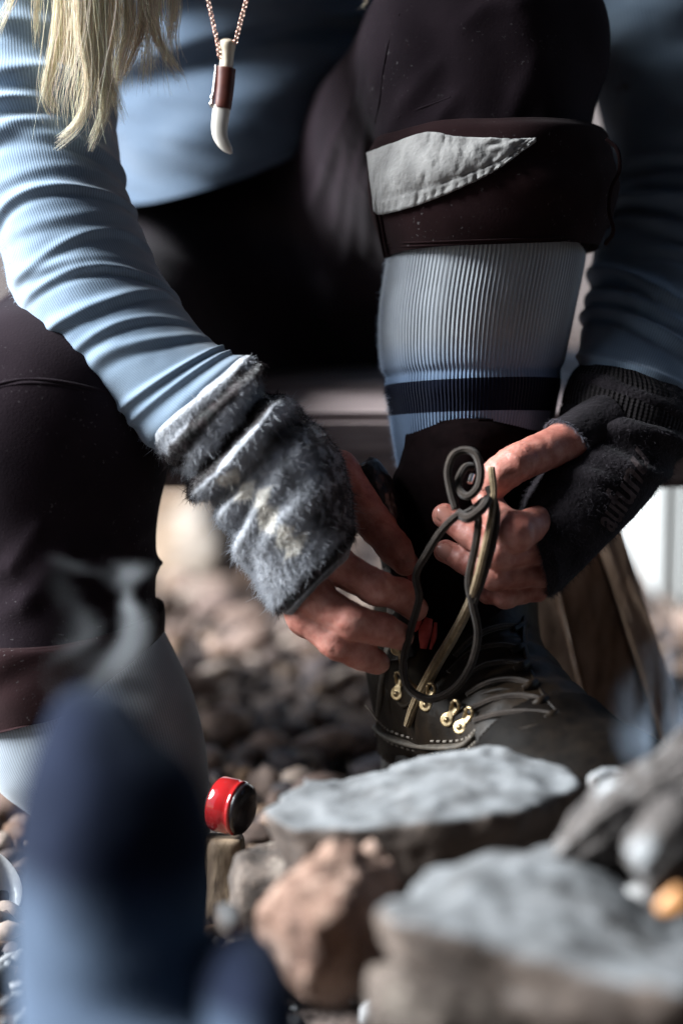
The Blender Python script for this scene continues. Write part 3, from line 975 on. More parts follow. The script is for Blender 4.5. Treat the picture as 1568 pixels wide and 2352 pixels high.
def coarse(X, Y, Z):
    k = 0.03
    r = chain(X, Y, Z, [(sh_r, .038), (el_r, .024), (wr_r, .020)], k)
    r = smin(r, chain(X, Y, Z, [(sh_l, .038), (el_l, .028), (wr_l, .020)], k), k)
    chest = P(600, -300, 1.72)
    belly = (hip_r + hip_l) / 2
    r = smin(r, chain(X, Y, Z, [(belly, .045), (belly * .5 + chest * .5, .05), (chest, .07)], k), k)
    r = smin(r, chain(X, Y, Z, [(sh_r, .04), (chest, .08), (sh_l, .04)], k), k)
    r = smin(r, chain(X, Y, Z, [(hip_r, .04), (kn_r, .040), (an_r, .026), (P(300, 2060, 1.42), .02)], k), k)
    r = smin(r, chain(X, Y, Z, [(hip_l, .04), (kn_l, .042), (an_l, .030), (P(1300, 1790, 1.35), .018)], k), k)
    r = smin(r, chain(X, Y, Z, [(chest, .05), (neck, .045), (head, .06)], .015), k)
    r = smin(r, ellip(X, Y, Z, head, np.eye(3), (.075, .095, .11)), 0.02)
    r = smin(r, cap(X, Y, Z, head + np.array((0, -.09, -.01)), head + np.array((0, -.105, -.03)), .012, .014), 0.012)
    for s in (-1, 1):
        r = -smin(-r, (cap(X, Y, Z, head + np.array((s * .03, -.10, .005)), head + np.array((s * .032, -.10, .005)), .012, .012)), 0.01)
        r = smin(r, cap(X, Y, Z, head + np.array((s * .076, .0, -.02)), head + np.array((s * .08, .01, .02)), .012, .014), 0.006)
    return r


v, F = surface_nets(coarse, (-0.34, 1.1, -0.02), (0.42, 1.9, 1.15), 0.010)
add_part(v, F)
body = mesh_obj('body', np.vstack(VV), np.vstack(FF), M['skin'], person)
sm = body.modifiers.new('smooth', 'SMOOTH'); sm.factor = 0.4; sm.iterations = 2


def nail(p, normal, axis, w, l):
    A = frame(axis, normal)
    ax, side, nn = A[0], A[1], A[2]
    if np.dot(nn, normal) < 0: nn = -nn
    V, F = [], []
    nu_, nv_ = 9, 9
    for a in range(nv_):
        for b in range(nu_):
            x = -1 + 2 * b / (nu_ - 1); y = -1 + 2 * a / (nv_ - 1)
            ww = w * (1 - 0.25 * abs(y) ** 3)
            V.append(p + side * x * ww + ax * y * l * (1 - 0.22 * x * x * (y > 0)) + nn * (0.0009 - 0.45 * w * x * x - 0.0008 * abs(y) ** 4))
    for a in range(nv_ - 1):
        for b in range(nu_ - 1):
            F.append((a * nu_ + b, a * nu_ + b + 1, (a + 1) * nu_ + b + 1, (a + 1) * nu_ + b))
    o = mesh_obj('fingernail', V, F, M['nail'], person)
    m = o.modifiers.new('thick', 'SOLIDIFY'); m.thickness = 0.0007
    return o


for hand, names in ((hand_r, ('index', 'middle', 'ring', 'thumb')), (hand_l, ('middle', 'ring', 'thumb'))):
    for nm in names:
        (a, ra), (b, rb) = hand[nm][-2], hand[nm][-1]
        ax = (b - a) / np.linalg.norm(b - a)
        nrm = -FW * 0.75 + UP * (0.5 if nm != 'ring' else 0.2) + RT * (0.35 if hand is hand_r else -0.5)
        nrm = nrm - ax * np.dot(nrm, ax); nrm /= np.linalg.norm(nrm)
        nail(b + nrm * rb * 0.93 - ax * 0.002, nrm, ax, rb * 0.68, 0.0055)

# ---- shirt: body and two sleeves
rT = [(60, -420, 1080, -420, 1.67, .10), (120, -150, 1030, -160, 1.685, .105), (165, 60, 1010, 40, 1.70, .11), (190, 210, 980, 130, 1.71, .11, 0, -.01), (225, 350, 900, 205, 1.715, .115, 0, -.03), (225, 440, 850, 245, 1.72, .115, 0, -.040)]


class TorsoLoft(Loft):
    pass


def torso_rings(rr):
    out = []
    for r in rr:
        L, R = P(r[0], r[1], r[4]), P(r[2], r[3], r[4])
        c, S = (L + R) / 2, (R - L) / 2
        Nn = -FW * r[5] + UP * (r[7] if len(r) > 7 else 0)
        out.append((c, S, Nn))
    return out


def d_torso(L):
    a, b = L.SS, L.TH
    x = L.pos[..., 0]
    o = 0.007 * fbm(L.pos[..., 0] * 7, L.pos[..., 2] * 30 + L.pos[..., 0] * 7, L.pos[..., 1] * 8, 21)
    items = []
    for t, am, w, tc in ((0.46, .0065, .011, 4.2), (0.56, .004, .008, 3.9), (0.60, .003, .007, 5.0), (0.67, .004, .009, 4.4), (0.76, .0035, .010, 3.8), (0.86, .0035, .012, 4.6), (0.72, .003, .006, 5.2), (0.93, .003, .010, 4.1)):
        items.append((t, am * 1.5, w, tc - math.pi, 0.9, 0.012))
    return o + folds(L, items)


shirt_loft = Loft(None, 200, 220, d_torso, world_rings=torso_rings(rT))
shirt = shirt_loft.build('shirt', M['shirt_body_shaded'], person, cap0=True, cap1=True)


def rand_folds(n, t0, t1, a0, a1, w0, w1, tc, tcs, seed, sk=0.0):
    r = np.random.default_rng(seed); out = []
    for k in range(n):
        t = t0 + (t1 - t0) * (k + r.uniform(-.3, .3)) / max(n - 1, 1)
        out.append((t, r.uniform(a0, a1), r.uniform(w0, w1), tc + r.normal(0, tcs), r.uniform(0.7, 1.5), sk + r.normal(0, 0.004)))
    return out


FRONT = math.pi / 2          # loft angle that faces the camera
rs = [(-190, -330, 250, -330, 1.47, .055), (-150, -100, 245, -60, 1.455, .053), (-120, 140, 258, 150, 1.445, .052), (-90, 310, 268, 300, 1.435, .050), (-45, 460, 282, 410, 1.425, .049), (0, 575, 310, 490, 1.418, .048),
      (30, 680, 352, 590, 1.412, .046), (92, 785, 412, 690, 1.404, .044), (188, 885, 468, 765, 1.396, .041), (288, 970, 522, 806, 1.388, .037), (372, 1034, 568, 838, 1.383, .034), (405, 1062, 596, 862, 1.380, .033)]


def d_sleeve(L):
    o = 0.0016 * fbm(L.pos[..., 0] * 30, L.pos[..., 1] * 30, L.pos[..., 2] * 30, 31)
    it = rand_folds(12, 0.45, 0.87, .0010, .0030, .0028, .0048, FRONT + .1, .5, 5, .0)
    it = [(a, b, c, d, e * 1.25, f) for a, b, c, d, e, f in it]
    it += [(0.452, .0060, .006, FRONT + .9, 1.4, .002), (0.50, .0042, .005, FRONT + .8, 1.3, .002), (0.415, .0045, .006, FRONT - .2, 1.3, .0)]
    o = o + folds(L, it, .016)
    o = o + folds(L, rand_folds(6, 0.08, 0.38, .0015, .0036, .006, .010, FRONT + .5, .4, 6, -.004), .006)
    for t in (0.905, 0.925):
        x = (L.SS - t * L.s[-1]) / .0022
        o = o + 0.0018 * np.exp(-x * x)
    o = o + 0.003 * np.exp(-((L.SS - .955 * L.s[-1]) / .006) ** 2)
    return o


sl_r = Loft(rs, 200, 420, d_sleeve)
sleeve_r = sl_r.build('sleeve', M['shirt'], shirt)
rs2 = [(1180, -420, 1760, -420, 1.60, .075), (1270, -150, 1790, -150, 1.59, .072), (1330, 80, 1800, 80, 1.575, .066), (1385, 300, 1805, 300, 1.555, .060), (1392, 440, 1790, 470, 1.535, .056), (1368, 560, 1740, 640, 1.512, .052),
       (1352, 660, 1690, 760, 1.488, .048), (1336, 750, 1640, 850, 1.465, .044), (1330, 815, 1600, 905, 1.448, .041), (1335, 880, 1575, 960, 1.436, .038)]


def d_sleeve2(L):
    o = 0.0016 * fbm(L.pos[..., 0] * 30, L.pos[..., 1] * 30, L.pos[..., 2] * 30, 41)
    it = rand_folds(13, 0.60, 0.92, .0022, .0052, .0045, .008, FRONT + .3, .5, 15, -.008)
    it += rand_folds(6, 0.1, 0.55, .002, .005, .008, .016, FRONT, .5, 16, .008)
    return o + folds(L, it, .012) + 0.002 * np.exp(-((L.SS - .955 * L.s[-1]) / .003) ** 2)


sl_l = Loft(rs2, 180, 360, d_sleeve2)
sleeve_l = sl_l.build('sleeve', M['shirt'], shirt)

# ---- trousers
thr = [(P(330, 590, 1.64), .092), (P(60, 900, 1.425), .066)]
t_pts = dict(hr=P(330, 720, 1.76), kr=P(95, 985, 1.425), sr=P(140, 1500, 1.425), hl=P(830, 540, 1.78), kl=P(1120, 110, 1.455), sl=P(1128, 470, 1.45))
hemA, hemB = P(40, 1690, 1.42), P(372, 1492, 1.42)
hem_n = np.cross(hemB - hemA, FW); hem_n /= np.linalg.norm(hem_n)
if hem_n[2] > 0: hem_n = -hem_n


def trouser_base(X, Y, Z):
    k = 0.03
    T = t_pts
    r = chain(X, Y, Z, [(T['hr'], .080), (T['kr'], .070)], k)
    shin = cap(X, Y, Z, T['kr'], T['sr'], .068, .055)
    shin = np.maximum(shin, X * hem_n[0] + Y * hem_n[1] + Z * hem_n[2] - hem_n @ hemA)
    wob = 0.0035 * vnoise(X * 8, Y * 8, Z * 70, 6) * np.clip((X - (P(200, 1300, 1.42)[0])) * 12, 0, 1)
    r = smin(r, shin + wob, k)
    r = smin(r, cap(X, Y, Z, T['hr'], T['hl'], .085, .09), 0.05)
    r = smin(r, cap(X, Y, Z, P(400, 610, 1.82), P(800, 540, 1.83), .10, .10), .04)
    r2 = chain(X, Y, Z, [(T['hl'], .095), (T['kl'], .0655), (T['sl'], .058)], 0.02)
    # long folds fanning over the inner thigh and the knee
    r2 = r2 + 0.007 * vnoise(X * 36 + Z * 10, Y * 9, Z * 6, 12) + 0.004 * fbm(X * 18 + Z * 14, Y * 10, Z * 14, 33, 2)
    r = smin(r, r2, 0.03)
    r = r + 0.002 * fbm(X * 24, Y * 24, Z * 24, 18, 2)
    return r


FOLDS = []
for ln, rad in (([(893, 312), (935, 235), (1003, 150)], .0035), ([(985, 304), (1020, 262), (1050, 226)], .003), ([(1160, 304), (1195, 210), (1245, 110)], .004), ([(1060, 60), (1110, 20), (1190, 5)], .003),
                ([(-30, 1440), (60, 1385), (160, 1260)], .004), ([(352, 1195), (300, 1240), (225, 1262)], .0035), ([(372, 1290), (320, 1330), (240, 1330)], .004), ([(378, 1410), (320, 1396), (240, 1360)], .004), ([(-40, 1330), (30, 1300), (90, 1210)], .003),
                ([(868, 190), (812, 320), (775, 520)], .005), ([(835, 190), (775, 330), (720, 470)], .005), ([(880, 300), (853, 430), (842, 580)], .005), ([(850, 250), (830, 400), (800, 600)], .0045)):
    pts = [on_surface(trouser_base, a, b, 1.28, 1.9)[1] for a, b in ln]
    ok = all(np.linalg.norm(pts[k + 1] - pts[k]) < .16 for k in range(2))
    if ok: FOLDS.append((pts, rad))


def trouser_f(X, Y, Z):
    r = trouser_base(X, Y, Z)
    for pts, rad in FOLDS:
        p_ = [q + FW * rad * .35 for q in pts]
        r = smin(r, chain(X, Y, Z, [(p_[0], rad * .3), (p_[1], rad), (p_[2], rad * .3)], .003), .007)
    return r


v, F = surface_nets(trouser_f, (-0.34, 1.22, 0.02), (0.36, 1.86, 0.68), 0.0034)
trousers = mesh_obj('trousers', v, F, M['trousers'], person)
sm = trousers.modifiers.new('smooth', 'SMOOTH'); sm.factor = 0.5; sm.iterations = 3

# rolled-up trouser leg over the nearer knee, grey knee patch
rc = [(862, 318, 1392, 300, 1.448, .068), (848, 350, 1404, 322, 1.446, .072), (846, 410, 1408, 400, 1.445, .0735), (855, 475, 1402, 470, 1.445, .0730), (870, 540, 1392, 530, 1.445, .0715), (885, 585, 1378, 565, 1.445, .0690), (888, 594, 1372, 574, 1.445, .0675), (894, 590, 1364, 570, 1.445, .066), (899, 570, 1356, 560, 1.445, .064)]


def d_cuff(L):
    o = 0.0048 * fbm(L.pos[..., 0] * 14 + L.pos[..., 2] * 8, L.pos[..., 1] * 14, L.pos[..., 2] * 20, 51)
    o = o + folds(L, [(0.30, .002, .010, FRONT + .3, 1.0, .02), (0.55, .0018, .012, FRONT - .4, .8, -.02), (0.45, .003, .01, 0.2, .6, .01), (.66, .003, .008, -.1, .5, 0)])
    return o


cuff_loft = Loft(rc, 200, 120, d_cuff, power=2.1)
cuff = cuff_loft.build('rolled_cuff', M['cuff'], trousers)


def project(p):
    q = p - CAM
    d = q @ FW
    return 784 + (q @ RT) / (PX * d), 1176 - (q @ UP) / (PX * d), d


def drape(L, pts, off=0.0):
    """world points on the camera side of a loft below the given picture points"""
    V = L.pos.reshape(-1, 3); Nn = L.nor.reshape(-1, 3)
    u, v, d = project(V)
    facing = (Nn @ FW) < -0.02
    u, v, d, V2, N2 = u[facing], v[facing], d[facing], V[facing], Nn[facing]
    out = []
    for (a, b) in pts:
        r = (u - a) ** 2 + (v - b) ** 2
        k = np.argpartition(r, 5)[:5]
        w = 1 / (r[k] + 4)
        dd = (d[k] * w).sum() / w.sum(); nn = (N2[k] * w[:, None]).sum(0); nn /= np.linalg.norm(nn)
        out.append(P(a, b, dd) + nn * off)
    return np.array(out)


bot = spline([(866, 484), (884, 490), (960, 472), (1060, 431), (1150, 383), (1226, 324)], 90)
top = spline([(850, 352), (900, 334), (985, 306), (1050, 317), (1150, 321), (1228, 319)], 90)
nb_, na_ = 22, 90
grid = np.array([[bot[a] + (top[a] - bot[a]) * (b / (nb_ - 1)) for a in range(na_)] for b in range(nb_)]).reshape(-1, 2)
W = drape(cuff_loft, grid, 0.0016).reshape(nb_, na_, 3)
aa, bb = np.meshgrid(np.arange(na_), np.arange(nb_))
pucker = 0.0007 * np.sin(aa * 1.55 + 1.3 * np.sin(aa * .31)) * np.exp(-((bb - 1.5) / 2.4) ** 2) + 0.0008 * np.exp(-((bb - 0.5) / 0.8) ** 2) - 0.0012 * np.exp(-((bb - 5.2) / .6) ** 2) \
    + 0.0010 * vnoise(aa * 0.45, bb * .35, 0, 4)
W = W + (-FW)[None, None] * pucker[..., None]
i, j = np.meshgrid(np.arange(nb_ - 1), np.arange(na_ - 1), indexing='ij')
Fp = np.stack([i * na_ + j, i * na_ + j + 1, (i + 1) * na_ + j + 1, (i + 1) * na_ + j], -1).reshape(-1, 4)
pt = mesh_obj('knee_patch', W.reshape(-1, 3), Fp, M['patch'], trousers)
m = pt.modifiers.new('thick', 'SOLIDIFY'); m.thickness = 0.0016; m.offset = 0
# seam down the edge of the patch and cuff
tube('seam', drape(cuff_loft, [(858, 462), (866, 490), (874, 530), (886, 588)], 0.0008), .0011, M['cuff'], trousers)
tube('seam', drape(cuff_loft, [(868, 470), (877, 500), (884, 540), (893, 586)], 0.0008), .0009, M['cuff'], trousers)


def drape_sdf(f, pts, d0, d1, off=0.0):
    out = []
    for (a, b) in pts:
        d, p = on_surface(f, a, b, d0, d1)
        out.append(p - FW * off)
    return np.array(out)


# seams on the knee and on the other knee
tube('seam', drape_sdf(trouser_f, [(918, 30), (895, 90), (880, 160), (872, 230), (862, 280)], 1.33, 1.6, -0.0002), .0008, M['trousers'], trousers)
tube('seam', drape_sdf(trouser_f, [(915, 268), (960, 250), (1010, 232), (1035, 222)], 1.33, 1.6, -0.0002), .0008, M['trousers'], trousers)
tube('seam', drape_sdf(trouser_f, [(-40, 905), (0, 890), (60, 880), (130, 884), (210, 900), (300, 925)], 1.30, 1.6, 0.0002), .0010, M['trousers'], trousers)
tube('seam', drape_sdf(trouser_f, [(-40, 896), (0, 881), (60, 871), (130, 875), (210, 891), (300, 915)], 1.30, 1.6, 0.0002), .0010, M['trousers'], trousers)
for dv in (-22, -30):
    tube('hem_stitch', drape(cuff_loft, [(890 + k * 46, 588 + dv - 1.6 * k) for k in range(11)], .0002), .0005, M['cuff'], trousers)
# draw cord loop beside the cuff
tube('draw_cord', [P(1392, 318, 1.40), P(1418, 345, 1.398), P(1422, 390, 1.398), P(1404, 430, 1.398), P(1398, 480, 1.40), P(1408, 530, 1.40), P(1390, 560, 1.41)], .0012, M['cuff'], trousers)

# lower hem of the other leg, turned up
rh = [(-86, 1462, 376, 1392, 1.425, .0585), (-88, 1478, 379, 1412, 1.425, .0605), (-84, 1560, 380, 1455, 1.425, .0605), (-70, 1650, 376, 1490, 1.425, .0590), (-66, 1668, 371, 1500, 1.425, .0575), (-60, 1655, 362, 1494, 1.425, .0555)]


def hem_rings():
    out = []
    for r in rh:
        L, R = P(r[0], r[1], r[4]), P(r[2], r[3], r[4])
        c, S = (L + R) / 2, (R - L) / 2
        out.append((c, S, -FW * r[5] - UP * 0.012))
    return out


hem_loft = Loft(None, 160, 80, lambda L: 0.002 * fbm(L.pos[..., 0] * 20, L.pos[..., 1] * 20, L.pos[..., 2] * 20, 61) + folds(L, [(.3, .003, .008, FRONT + .9, .7, .02), (.6, .002, .01, FRONT + .4, .6, -.02), (.4, .003, .012, FRONT - .8, .6, .02)]), world_rings=hem_rings())
hem_loft.build('rolled_cuff', M['cuff'], trousers)

# ---- socks
sk = [(897, 545, 1338, 540, 1.447, .060), (887, 600, 1343, 590, 1.447, .061), (872, 715, 1322, 700, 1.447, .060), (873, 820, 1302, 800, 1.448, .057), (887, 892, 1284, 878, 1.449, .054), (897, 975, 1270, 965, 1.450, .050), (914, 1085, 1236, 1065, 1.452, .045), (940, 1200, 1190, 1190, 1.456, .036), (960, 1290, 1160, 1280, 1.458, .028)]


def d_sock(L):
    o = 0.0008 * fbm(L.pos[..., 0] * 22, L.pos[..., 1] * 22, L.pos[..., 2] * 22, 71)
    v = L.SS
    o = o - 0.0012 * np.exp(-((v - .083) / .003) ** 2) + 0.0008 * np.exp(-((v - .093) / .006) ** 2)
    return o + 0.0003 * np.sin(L.TH * 140)


sock_loft = Loft(sk, 920, 150, d_sock)
sock = sock_loft.build('sock', M['sock'], person)
sk2 = [(-30, 1440, 352, 1400, 1.425, .050), (-70, 1560, 400, 1500, 1.425, .055), (-60, 1680, 440, 1590, 1.425, .056), (-10, 1800, 468, 1700, 1.428, .055), (85, 1880, 480, 1810, 1.43, .050), (150, 1960, 480, 1920, 1.435, .044), (170, 2040, 470, 2020, 1.44, .042), (190, 2110, 450, 2090, 1.43, .05)]
sock2_loft = Loft(sk2, 300, 150, lambda L: 0.001 * fbm(L.pos[..., 0] * 20, L.pos[..., 1] * 20, L.pos[..., 2] * 20, 81))
sock2 = sock2_loft.build('sock', M['sock2'], person)
tag(sock2, 'plain grey knee sock below the dark trouser hem')
tag(sock, 'ribbed pale blue-grey sock with a dark band')


def loft_fuzz(name, L, n, length, radius, parent, colf, t0=0.0, t1=1.0, th0=-0.5, th1=3.7, lean=(0, 0, -0.4), spread=0.5, npt=4, wob=0.0):
    t = rng.uniform(t0, t1, n); th = rng.uniform(th0, th1, n)
    p, nn = L.at(t, th)
    d = nn + rng.normal(0, spread, nn.shape) * 0.8
    d /= np.linalg.norm(d, axis=1, keepdims=True)
    ln = length * rng.uniform(0.35, 1.35, n)
    return hairs(name, p - nn * 0.0003, d, ln, radius, M['fuzz'], parent, npt=npt, bend=np.tile(lean, (n, 1)) + rng.normal(0, .25, (n, 3)), colors=colf(t, th), wob=wob)


loft_fuzz('wool_fuzz', sock_loft, 2600, 0.0022, 0.00007, sock, lambda t, th: np.where(((t * sock_loft.s[-1] > .083) & (t * sock_loft.s[-1] < .102))[:, None], (0.01, 0.012, 0.03), (0.34, 0.38, 0.46)), th0=2.85, th1=3.6)
loft_fuzz('wool_fuzz', sl_r, 1500, 0.0020, 0.00006, sleeve_r, lambda t, th: np.tile((0.36, 0.42, 0.5), (len(t), 1)), t0=.4, th0=2.5, th1=4.2)

# ---- wrist warmers
rg = [(362, 1010, 562, 822, 1.381, .0365), (392, 1062, 592, 850, 1.377, .0395), (424, 1105, 618, 890, 1.375, .040), (452, 1134, 646, 920, 1.373, .0400), (488, 1164, 694, 946, 1.371, .040), (522, 1212, 736, 985, 1.369, .040), (556, 1278, 772, 1040, 1.367, .038), (582, 1335, 795, 1110, 1.365, .036), (612, 1378, 806, 1180, 1.363, .033), (642, 1404, 808, 1235, 1.361, .0295), (664, 1416, 800, 1268, 1.360, .027), (668, 1410, 795, 1272, 1.360, .024)]


def d_glove(L):
    o = 0.0036 * fbm(L.pos[..., 0] * 42, L.pos[..., 1] * 42, L.pos[..., 2] * 42, 91)
    it = [(0.03, .003, .004, FRONT, 3, .0), (0.10, .0045, .006, FRONT, 3, .0), (0.16, .0030, .005, FRONT - .3, 1.5, .003), (0.225, -.0060, .006, FRONT, 2.5, .0), (0.30, .0060, .007, FRONT + .3, 1.8, -.003), (0.37, -.004, .005, FRONT + .6, 1.2, .0),
          (0.43, .0035, .006, FRONT + .9, 1.0, .004), (0.50, -.0025, .005, FRONT + 1.0, .8, .0), (0.56, .003, .007, FRONT + .8, 1.0, .006), (.66, .002, .007, FRONT, 1.4, .0)]
    return o + folds(L, it)


gl = Loft(rg, 200, 260, d_glove, power=2.2)


def glove_pat(t, th):
    t = np.asarray(t); th = np.asarray(th) % (2 * math.pi)
    wob = 0.05 * vnoise(t * 14, th * 5, 0, 3)
    tt = t + wob * 0.35
    base = np.array((0.29, 0.30, 0.325)); dark = np.array((0.014, 0.009, 0.010)); pale = np.array((0.75, 0.71, 0.64))
    c = np.tile(base, t.shape + (1,)).astype(float)
    def mixin(mask, col):
        nonlocal c
        c = c * (1 - mask[..., None]) + col * mask[..., None]
    sm_ = lambda x, a, b: np.clip((x - a) / (b - a), 0, 1) * np.clip((x - a) / (b - a), 0, 1) * (3 - 2 * np.clip((x - a) / (b - a), 0, 1))
    band = lambda x, a, b, e=.012: sm_(x, a - e, a + e) * (1 - sm_(x, b - e, b + e))
    mixin(band(tt, 0.060, 0.125), dark)
    mixin(band(tt, 0.195, 0.285), dark)
    # dark zone on the thumb side of the back of the hand
    mixin(band(tt, .34, .95, .03) * (1 - sm_(th, 0.85 + .25 * np.sin(t * 22), 1.35 + .25 * np.sin(t * 22))) * 0.9, dark)
    # flecked rows
    fle = (vnoise(t * 60, th * 13, 0, 7) > .25) * band(tt, .42, .92, .02) * (1 - sm_(th, 1.4, 2.2))
    mixin(fle * 0.45, base * 1.4)
    # pale motif running down the back
    for k, (t0, th0, dt, dth) in enumerate(((.345, 2.05, .035, .28), (.42, 1.98, .035, .22), (.475, 1.82, .03, .20), (.53, 1.90, .05, .22), (.61, 1.78, .045, .20), (.66, 1.68, .035, .25))):
        q = np.abs((t - t0) / dt) + np.abs((th - th0) / dth)
        mixin((1 - sm_(q, .75, 1.15)) * .85, pale)
    mixin(band(t, .785, .855, .012) , dark)
    mixin(band(t, .865, 1.2, .01), np.array((0.12, 0.115, 0.12)))
    c *= (1 + 0.35 * vnoise(t * 40, th * 12, 5, 2))[..., None]
    return np.clip(c, 0.01, 1)


TT, HH = np.meshgrid(gl.t, gl.th, indexing='ij')
glove = gl.build('wrist_warmer', M['glove'], person, colors=glove_pat(TT, HH))
tag(glove, 'fuzzy grey patterned wool wrist warmer')
nf = 30000
t = rng.uniform(0.02, 0.82, nf); th_ = rng.uniform(-0.6, 3.8, nf)
p, nn = gl.at(t, th_)
tang = gl.at(np.clip(t + .02, 0, 1), th_)[0] - p; tang /= np.linalg.norm(tang, axis=1, keepdims=True) + 1e-9
d = nn * 0.8 + np.array((0, 0, -0.2)) + rng.normal(0, .62, nn.shape); d /= np.linalg.norm(d, axis=1, keepdims=True)
hairs('wool_fuzz', p - nn * .0004, d, np.where(rng.uniform(0, 1, nf) < .06, .0048, .0022) * rng.uniform(.4, 1.3, nf), 0.00013, M['fuzz'], glove, npt=5, bend=np.tile((0.05, 0, -0.5), (nf, 1)) + rng.normal(0, .5, (nf, 3)), colors=np.clip(glove_pat(t, th_) * 1.15 + .004, 0, .9))

# darker wrist warmer with lettering
rg2 = [(1345, 842, 1580, 905, 1.445, .040), (1318, 862, 1590, 935, 1.440, .0405), (1298, 900, 1588, 985, 1.434, .041), (1288, 945, 1570, 1040, 1.428, .0405), (1300, 990, 1538, 1085, 1.420, .0395), (1296, 1030, 1505, 1130, 1.412, .038), (1262, 1065, 1462, 1180, 1.404, .037), (1226, 1102, 1405, 1240, 1.397, .034), (1205, 1140, 1345, 1298, 1.391, .031), (1203, 1165, 1290, 1350, 1.386, .028), (1210, 1180, 1262, 1370, 1.384, .026), (1217, 1185, 1258, 1366, 1.384, .024)]


def d_glove2(L):
    o = 0.0016 * fbm(L.pos[..., 0] * 50, L.pos[..., 1] * 50, L.pos[..., 2] * 50, 101)
    return o + folds(L, [(0.10, .0025, .006, FRONT, 2.2, 0), (0.20, -.002, .004, FRONT, 2.2, 0), (0.27, .0035, .006, FRONT - .3, 1.8, .003), (0.36, -.0025, .005, FRONT - .7, 1.0, .0), (0.42, .0025, .006, FRONT - .6, 1.2, .004), (0.55, .0015, .006, FRONT, .9, .006), (.95, .0012, .003, FRONT, 3, 0)])


gl2 = Loft(rg2, 200, 260, d_glove2, power=2.2)
glove2 = gl2.build('wrist_warmer', M['glove2'], person)
tag(glove2, 'charcoal knitted wrist warmer with worn lettering along its edge')
cuf2 = Loft([(1330, 838, 1560, 885, 1.446, .0405), (1312, 858, 1592, 928, 1.441, .0425), (1297, 895, 1592, 978, 1.435, .0430), (1292, 925, 1582, 1015, 1.431, .0420)], 200, 60, lambda L: 0.0012 * fbm(L.pos[..., 0] * 40, L.pos[..., 1] * 40, L.pos[..., 2] * 40, 111))
cuf2.build('ribbed_cuff', M['glove2cuff'], glove2)
loft_fuzz('wool_fuzz', gl2, 9000, 0.0026, 0.00007, glove2, lambda t, th: np.tile((0.05, 0.044, 0.05), (len(t), 1)) * rng.uniform(.5, 1.5, (len(t), 1)), th0=-.6, th1=3.8, lean=(0, 0, -.3), spread=.8)
# rim of the thumb hole
ta, tb = hand_l['thumb'][0][0], hand_l['thumb'][1][0]
tx = frame(hand_l['thumb'][2][0] - tb)
gus = Loft(None, 60, 30, lambda L: .0006 * fbm(L.pos[..., 0] * 120, L.pos[..., 1] * 120, L.pos[..., 2] * 120, 77), world_rings=[
    (tb + tx[0] * x + tx[1] * (q * .5), tx[1] * r + tx[0] * sk_, tx[2] * r) for x, r, sk_, q in ((-.030, .019, 0, 0), (-.016, .0165, .002, 0), (-.004, .0146, .004, 0), (.0005, .0142, .005, 0), (.0010, .0136, .005, 0), (-.001, .0126, .005, 0))])
gob = gus.build('thumb_hole_edge', M['glove2'], glove2, cap0=False, cap1=False)
loft_fuzz('wool_fuzz', gus, 1200, .0022, .00007, glove2, lambda t, th: np.tile((0.20, 0.19, 0.22), (len(t), 1)) * rng.uniform(.4, 1.4, (len(t), 1)), t0=.55, t1=.8, th0=0, th1=6.28, spread=.8)
# lettering, laid along the outer edge of the hand
cu = bpy.data.curves.new('lettering', 'FONT'); cu.body = 'aufunu'; cu.size = 1.0; cu.offset = 0.018
tmp = bpy.data.objects.new('tmp', cu); COL.objects.link(tmp)
bpy.context.view_layer.update()
dg = bpy.context.evaluated_depsgraph_get()
me = bpy.data.meshes.new_from_object(tmp.evaluated_get(dg))
bpy.data.objects.remove(tmp)
bm = bmesh.new(); bm.from_mesh(me)
bmesh.ops.triangulate(bm, faces=bm.faces[:])
for _ in range(2):
    bmesh.ops.subdivide_edges(bm, edges=[e for e in bm.edges if e.calc_length() > 0.12], cuts=1, use_grid_fill=False)
    bmesh.ops.triangulate(bm, faces=bm.faces[:])
lv = np.array([q.co[:] for q in bm.verts]); lf = [[q.index for q in p.verts] for p in bm.faces]; bm.free()
lx = (lv[:, 0] - lv[:, 0].min()) / (lv[:, 0].max() - lv[:, 0].min()); ly = lv[:, 1] / 0.75
base = spline([(1402, 1222), (1430, 1180), (1462, 1128), (1488, 1060)], 60)
upd = spline([(-46, -36), (-50, -40), (-52, -48), (-44, -58)], 60)
ii = np.clip((lx * 59).astype(int), 0, 58); fr = (lx * 59 - ii)[:, None]
uv2 = base[ii] * (1 - fr) + base[ii + 1] * fr + (upd[ii] * (1 - fr) + upd[ii + 1] * fr) * ly[:, None]
Wl = drape(gl2, uv2, 0.0011)
mesh_obj('lettering', Wl, lf, M['letter'], glove2, smooth=False)

